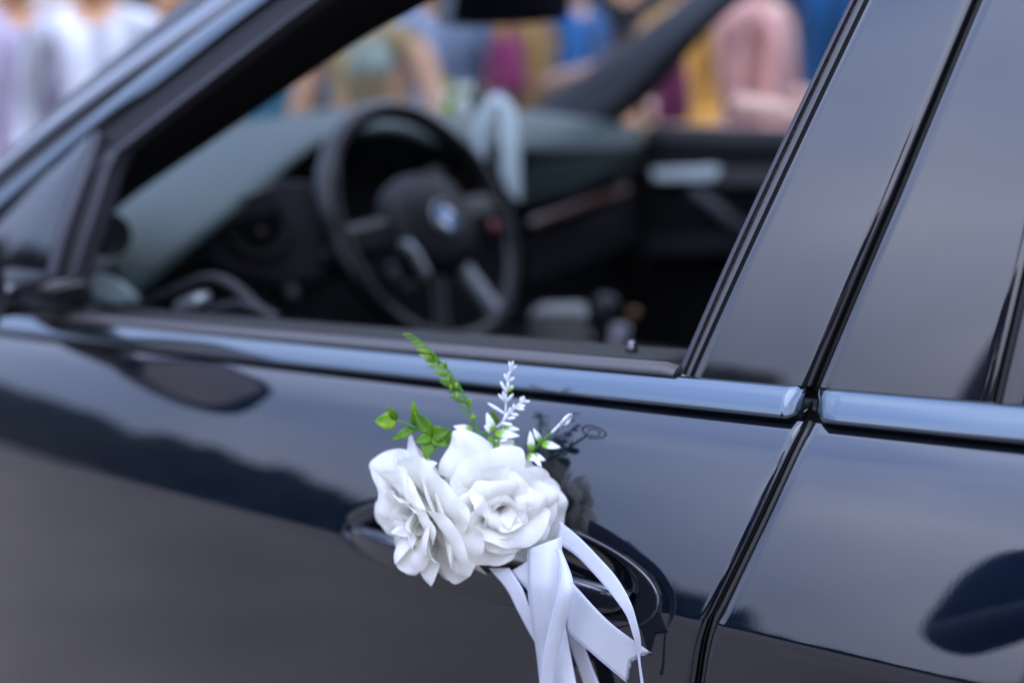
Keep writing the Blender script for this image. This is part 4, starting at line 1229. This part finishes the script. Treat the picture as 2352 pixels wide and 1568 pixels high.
for base, rim, ob, orim, bu, lip in [
    ((640, 740), [(600, 600), (640, 560), (690, 548), (688, 590), (720, 615), (760, 635), (790, 690), (770, 720)], .020, .020, .003, .002),
    ((560, 770), [(372, 690), (380, 640), (425, 565), (430, 512), (470, 497), (520, 513), (575, 548), (622, 610), (645, 665)], .036, .040, .002, .006),
    ((650, 790), [(680, 660), (760, 653), (830, 690), (880, 735), (885, 790), (860, 850)], .024, .026, .005, .004),
    ((660, 840), [(850, 840), (878, 870), (880, 935), (860, 1000), (822, 1046), (780, 1040), (740, 1000)], .022, .024, .005, .003),
    ((640, 860), [(785, 975), (772, 1045), (725, 1098), (680, 1112), (635, 1092), (602, 1062), (600, 1000)], .024, .026, .006, .003),
    ((620, 850), [(640, 1040), (620, 1098), (580, 1112), (548, 1092), (535, 1030), (552, 965), (575, 930)], .022, .022, .006, .003),
    ((625, 850), [(585, 945), (578, 1035), (608, 1075), (640, 1062), (665, 995), (650, 940)], .026, .030, .006, .002),
    ((520, 830), [(480, 850), (492, 950), (498, 1035), (524, 1063), (546, 1022), (562, 962), (575, 900)], .028, .034, .005, .003),
]:
    k += 1; tp(r1, base, rim, ob, orim, bu, lip, k)
for base, rim, ob, orim, bu, lip in [
    ((270, 800), [(90, 690), (78, 648), (115, 616), (170, 591), (225, 584), (262, 600), (280, 660)], .020, .026, .005, .004),
    ((270, 850), [(80, 650), (92, 705), (120, 765), (116, 845), (142, 912), (190, 940), (228, 950)], .024, .034, .006, .004),
    ((350, 780), [(245, 640), (243, 590), (250, 520), (258, 514), (272, 562), (310, 602), (345, 640), (380, 690)], .028, .030, .004, .003),
    ((400, 960), [(255, 1030), (300, 1066), (360, 1090), (400, 1130), (432, 1132), (500, 1106), (526, 1060), (505, 1000)], .024, .028, .007, .004),
    ((470, 920), [(440, 930), (452, 1010), (478, 1072), (502, 1102), (524, 1058), (508, 990), (500, 930)], .030, .038, .005, .003),
    ((410, 800), [(345, 640), (380, 760), (425, 880), (474, 965), (502, 950), (492, 870), (462, 790), (425, 700)], .044, .052, .004, .005),
    ((470, 850), [(378, 680), (410, 740), (450, 850), (490, 940), (520, 900), (505, 820), (480, 760)], .036, .044, .004, .003),
    ((380, 900), [(300, 690), (322, 800), (385, 920), (425, 1010), (426, 1098), (440, 1040), (432, 950), (400, 850), (350, 720)], .050, .060, .003, .005),
    ((300, 900), [(218, 890), (222, 960), (258, 1022), (330, 1058), (356, 1050), (352, 1010)], .030, .036, .007, .004),
]:
    k += 1; tp(r2, base, rim, ob, orim, bu, lip, k)
def Z(u, v, off): return pd(804 + u * .4027, 746 + v * .4027, FD - off)
WS = .34
def leaf(name, base, tip, width, m, parent, side=None, fold=.25, bend=.12, shape=1.0, n=9):
    base, tip = np.array(base), np.array(tip)
    d = tip - base; Ln = np.linalg.norm(d); t = d / Ln
    vw = nrm(CAM_C - base) if side is None else nrm(side)
    s = nrm(np.cross(t, vw)); nn = np.cross(s, t)
    rows = []
    for i in range(n):
        v = i / (n - 1)
        w = width * WS / 2 * (math.sin(math.pi * min(1, v ** (.75 * shape) )) ** .8 if 0 < v < 1 else 0) + .00015
        c = base + d * v + nn * bend * Ln * math.sin(math.pi * v)
        rows.append([c + s * u * w + nn * abs(u) * fold * w for u in (-1, -.5, 0, .5, 1)])
    return grid(name, rows, m, parent, solid=.0004)
# fern frond
fr = empty('fern_frond', tuple(Z(740, 610, .03)), fx)
fr_pts = [(745, 640), (690, 500), (650, 400), (600, 310), (545, 240), (480, 170), (410, 100), (330, 45)]
rach = catmull([Z(u, v, .032 + .004 * i / 7) for i, (u, v) in enumerate(fr_pts)], 60)
tube('stem', rach, list(np.linspace(.0009, .0004, 60)), 'stem_green', fr, seg=8)
rnd = random.Random(4)
for k in range(30):
    f = .10 + .88 * k / 29
    b = rach[int(f * 59)]
    ln = (.0084 if f < .72 else .0078 - .0042 * (f - .72) / .28) * (.55 + .9 * min(1, max(0, (f - .05) / .35))) * rnd.uniform(.85, 1.1)
    d = nrm(cR * (-.93) + cU * (.10 + rnd.uniform(-.12, .16)) - cF * rnd.uniform(-.25, .35))
    leaf('leaflet', b, b + d * ln, ln * .125 / WS, 'leaf_lime' if f > .62 else ('leaf_green' if f < .42 else 'leaf_lime'), fr, fold=.5, bend=rnd.uniform(-.06, .16), shape=1.5)
for u, v, du, dv, w in ((545, 245, 0, -38, .006), (578, 320, -6, -34, .004), (604, 330, 6, 30, .005), (575, 340, -2, 30, .004), (612, 380, -4, 40, .005), (475, 190, 0, -36, .004), (508, 225, -4, -30, .004), (668, 455, 24, -34, .011), (690, 520, 28, 4, .008)):
    leaf('leaflet', Z(u, v, .036), Z(u + du, v + dv, .040), w, 'leaf_lime', fr, fold=.6)
# leafy sprig on the left
sg = empty('leaf_sprig', tuple(Z(560, 660, .03)), fx)
tube('stem', catmull([Z(590, 700, .028), Z(540, 670, .033), Z(470, 632, .038), (Z(375, 588, .044)), Z(270, 545, .050)], 30), list(np.linspace(.0010, .0006, 30)), 'stem_green', sg, seg=8)
for b, t_, w, m in (((265, 545), (140, 550), .033, 'leaf_lime'), ((268, 540), (215, 458), .014, 'leaf_green'), ((372, 585), (240, 655), .017, 'leaf_green'), ((372, 575), (362, 432), .017, 'leaf_green'), ((372, 580), (448, 610), .010, 'leaf_green'), ((470, 630), (365, 490), .026, 'leaf_green'), ((465, 635), (372, 668), .020, 'leaf_green'), ((462, 640), (432, 770), .027, 'leaf_green'), ((470, 628), (565, 600), .030, 'leaf_green'), ((555, 670), (565, 590), .013, 'leaf_green'), ((470, 640), (560, 690), .022, 'leaf_green')):
    leaf('leaf', Z(*b, .042), Z(*t_, .046), w, m, sg, fold=rnd.uniform(.2, .5), bend=rnd.uniform(.0, .16), shape=.9)
# white lavender sprig
lv = empty('lavender_sprig', tuple(Z(800, 610, .03)), fx)
st1 = catmull([Z(850, 690, .030), Z(872, 590, .034), Z(888, 480, .036), Z(892, 380, .037), Z(905, 300, .038), Z(920, 240, .038)], 40)
st2 = catmull([Z(740, 625, .030), Z(800, 603, .034), Z(855, 570, .038), Z(905, 510, .041), Z(960, 455, .043), Z(1000, 425, .044)], 40)
tube('stem', st1, list(np.linspace(.0007, .0005, 40)), 'white_plastic', lv, seg=8)
tube('stem', st2[12:], list(np.linspace(.0008, .0006, 28)), 'white_plastic', lv, seg=8)
tube('stem', st2[:14], .0009, 'stem_green', lv, seg=8)
def bud(b, t_, w, parent, m='white_plastic'):
    b, t_ = np.array(b), np.array(t_)
    tube('bud', [b + (t_ - b) * v for v in (0, .25, .6, .85, 1)], [w * .25, w * .40, w * .5, w * .38, w * .08], m, parent, seg=8)
for b, ts in (((918, 262), ((908, 208), (930, 205), (950, 232))), ((900, 325), ((880, 278), (905, 270), (938, 300))), ((892, 385), ((858, 322), (905, 328), (930, 345), (935, 355))), ((889, 440), ((846, 394), (872, 378), (932, 392)))):
    for i, t_ in enumerate(ts):
        bud(Z(*b, .037), Z(*t_, .040 + .003 * (i % 2)), .0022, lv, 'leaf_white_tip' if i == 3 else 'white_plastic')
for b, t_ in (((888, 510), (785, 445)), ((985, 445), (990, 405)), ((990, 440), (1026, 435)), ((975, 452), (975, 410)), ((960, 462), (1000, 462)), ((945, 475), (996, 482)), ((930, 490), (935, 450)), ((915, 505), (962, 515)), ((905, 515), (915, 470)), ((890, 535), (945, 528)), ((870, 555), (900, 498)), ((862, 560), (926, 568))):
    bud(Z(*b, .042), Z(*t_, .045), .0022, lv)
for b, t_, w in (((815, 610), (780, 500), .016), ((820, 615), (968, 632), .016), ((870, 580), (968, 597), .010), ((838, 560), (805, 488), .012), ((700, 600), (590, 578), .014), ((790, 640), (828, 665), .012), ((830, 640), (842, 780), .012), ((935, 735), (945, 672), .012), ((812, 598), (765, 575), .016), ((850, 640), (900, 655), .015)):
    leaf('leaf', Z(*b, .036), Z(*t_, .042), w, 'leaf_white_tip' if w != .012 else 'leaf_green', lv, fold=.35, bend=.1)
# curled sprig on the right
cp = empty('curled_sprig', tuple(Z(1010, 745, .03)), fx)
tube('stem', catmull([Z(1000, 755, .028), Z(1060, 700, .034), Z(1110, 650, .038), Z(1160, 605, .041)], 20), .0009, 'stem_green', cp, seg=8)
tube('stem', catmull([Z(1150, 614, .0405), Z(1180, 585, .042), Z(1205, 560, .043)], 8), [.0009] * 8, 'white_plastic', cp, seg=8)
spir = []
for k in range(44):
    a = R(180 - k * 15.5); rr = 1 - .72 * k / 43
    mj, mn = 54 * rr * math.cos(a), 19 * rr * math.sin(a)
    spir.append(Z(1236 + .66 * mj - .75 * mn, 545 - .75 * mj - .66 * mn, .044 + .012 * rr * math.sin(a)))
tube('curl', spir, list(np.linspace(.0008, .0005, 44)), 'white_plastic', cp, seg=8)
for b, t_, w in (((1035, 720), (1028, 605), .013), ((1088, 668), (1046, 590), .010), ((1090, 676), (1202, 698), .014), ((1040, 738), (1115, 772), .011), ((1040, 735), (1092, 810), .011), ((1010, 745), (1075, 770), .014)):
    leaf('leaf', Z(*b, .036), Z(*t_, .040), w, 'leaf_white_tip', cp, fold=.4, bend=.12)
# satin ribbons
rb = empty('ribbons', tuple(bs(1290, 1400)), fx)
def B(u, v): return (775 + u * .354, 1091 + v * .354)
def ribbon(A, Bq, offs, n=60, c=9, cup=.0, ripple=.0, ph=0.0):
    m_ = len(A)
    a = catmull([(*B(*p), o) for p, o in zip(A, offs)], n); b = catmull([(*B(*p), o) for p, o in zip(Bq, offs)], n)
    rows = []; ln = 0.0; uv = []
    for i, (p, q) in enumerate(zip(a, b)):
        r_ = []
        for k in range(c):
            w = k / (c - 1)
            z = p + (q - p) * w
            off = z[2] + cup * math.sin(math.pi * w) + ripple * math.sin(5 * i / n + ph + 1.2 * w)
            r_.append(pd(z[0], z[1], FDR(z[0], z[1]) - off))
        if rows: ln += float(np.linalg.norm(r_[0] - rows[-1][0]))
        wd = float(np.linalg.norm(r_[-1] - r_[0]))
        uv += [(k / (c - 1) * wd, ln) for k in range(c)]
        rows.append(r_)
    o = grid('ribbon', rows, 'satin', rb, uv=uv, solid=.0005)
    for e in (0, -1):
        tube('ribbon_hem', [r_[e] for r_ in rows], .00035, 'satin_hem', rb, seg=5)
    return o
def FDR(px, py): return float((bs(px, min(py, 1640)) - CAM_C) @ cF)
# behind first
ribbon([(1440, 300), (1565, 402), (1705, 545), (1815, 672), (1902, 830), (1950, 990), (1968, 1100), (1962, 1190), (1985, 1360), (1990, 1420)], [(1415, 425), (1555, 522), (1695, 668), (1797, 790), (1878, 910), (1920, 1035), (1942, 1110), (1952, 1190), (1972, 1360), (1970, 1420)], [.022, .026, .030, .032, .032, .030, .026, .022, .018, .016])
ribbon([(985, 600), (1095, 728), (1170, 870), (1238, 1000), (1300, 1110)], [(1110, 600), (1195, 730), (1245, 860), (1300, 980), (1360, 1090)], [.036, .040, .040, .036, .030])
ribbon([(1130, 620), (1190, 690), (1260, 770)], [(1230, 560), (1290, 640), (1350, 720)], [.034, .036, .036], n=20)
ribbon([(1470, 940), (1520, 1120), (1590, 1320), (1640, 1460)], [(1540, 930), (1615, 1150), (1690, 1340), (1740, 1460)], [.012, .012, .011, .010])
# diagonal with the swallow-tail end
def swallow():
    up_ = catmull([B(1400, 560), B(1535, 712), B(1760, 950), B(2015, 1140)], 50)
    lo_ = catmull([B(1330, 800), B(1470, 985), B(1670, 1165), B(1865, 1330)], 50)
    rows, uv = [], []
    c = 13
    for i in range(50):
        t_ = i / 49
        r_ = []
        for k in range(c):
            w = k / (c - 1)
            ti = t_ * (1 - .075 * (1 - abs(2 * w - 1)))      # notch
            j0 = min(int(ti * 49), 48); f = ti * 49 - j0
            p = up_[j0] + (up_[j0 + 1] - up_[j0]) * f; q = lo_[j0] + (lo_[j0 + 1] - lo_[j0]) * f
            z = p + (q - p) * w
            off = .028 + .010 * math.sin(math.pi * ti * 1.3) * (1 - .5 * w) - .004 * math.sin(7 * ti)
            r_.append(pd(z[0], z[1], FDR(z[0], z[1]) - off))
            uv.append((w * .026, ti * .12))
        rows.append(r_)
    o = grid('ribbon', rows, 'satin', rb, uv=uv, solid=.0005)
    for e in (0, -1): tube('ribbon_hem', [r_[e] for r_ in rows], .00035, 'satin_hem', rb, seg=5)
    rr = random.Random(2)
    for k in range(46):                                     # frayed threads on the cut end
        w = k / 45 * (c - 1); j0 = min(int(w), c - 2); f = w - j0
        p = rows[-1][j0] + (rows[-1][j0 + 1] - rows[-1][j0]) * f
        d = nrm(cR * .8 - cU * .55 + cR * rr.uniform(-.4, .4)) * rr.uniform(.0008, .0024)
        FR.extend([(p, p + d)])
FR = []
swallow()
V, F = [], []
for p, q in FR:
    v, f = tube_vf([p, q], .00012, 4, base=len(V)); V += v; F += f
o = mk('frayed_threads', V, F, 'satin', rb); o['kind'] = 'stuff'
ribbon([(1236, 480), (1236, 700), (1256, 920), (1290, 1120), (1318, 1360), (1330, 1440)], [(1452, 400), (1456, 620), (1466, 900), (1508, 1150), (1548, 1360), (1560, 1440)], [.034, .040, .040, .036, .032, .030], cup=.006, ripple=.005, ph=1.0)
ribbon([(1420, 470), (1446, 640), (1432, 760), (1382, 950), (1332, 1200), (1312, 1370), (1306, 1440)], [(1450, 480), (1526, 690), (1503, 860), (1462, 1020), (1415, 1220), (1388, 1370), (1382, 1440)], [.046, .056, .058, .056, .053, .050, .048], cup=.002, ripple=.004)
tube('tie', catmull([pd(1060, 1180, FD - .01), pd(1090, 1230, FD - .012), pd(1120, 1290, FD - .012), pd(1150, 1330, FD - .01)], 12), .004, 'satin', rb, seg=8)
# pale flower on the dashboard ribbon
c0 = bp(1048, 228, .95)
rnd = random.Random(8)
for k in range(9):
    a = k * .7
    d = nrm(cR * math.cos(a) + cU * math.sin(a) - cF * .4)
    leaf('petal', c0, c0 + d * rnd.uniform(.03, .045), .03 / WS, 'petal' if k % 3 else 'leaf_lime', bow, fold=.2)
hb = empty('bonnet_bow', (-1.75, .5, 1.12))
tag(hb, 'white satin bow lying on the bonnet beyond the door mirror', 'bow')
for s in (-1, 1):
    rows = []
    for i in range(20):
        a = 2 * math.pi * i / 19
        rows.append([np.array([-1.75 + w, .5 + s * (.07 - .07 * math.cos(a)), 1.135 + .035 * math.sin(a)]) for w in (-.03, 0, .03)])
    grid('loop', rows, 'satin', hb, solid=.001)
    pxr = [np.array([-1.75 + .02 * s, .5 + s * .02 * i, 1.13 - .004 * i]) for i in range(8)]
    grid('tail', [[p - np.array([.03, 0, 0]), p + np.array([.03, 0, 0])] for p in pxr], 'satin', hb, solid=.001)
lathe('knot', [(0, .02), (.015, .016), (.02, 0), (.015, -.016), (0, -.02)], 'satin', hb, at=(-1.75, .5, 1.135), axis=(1, 0, 0), seg=16)
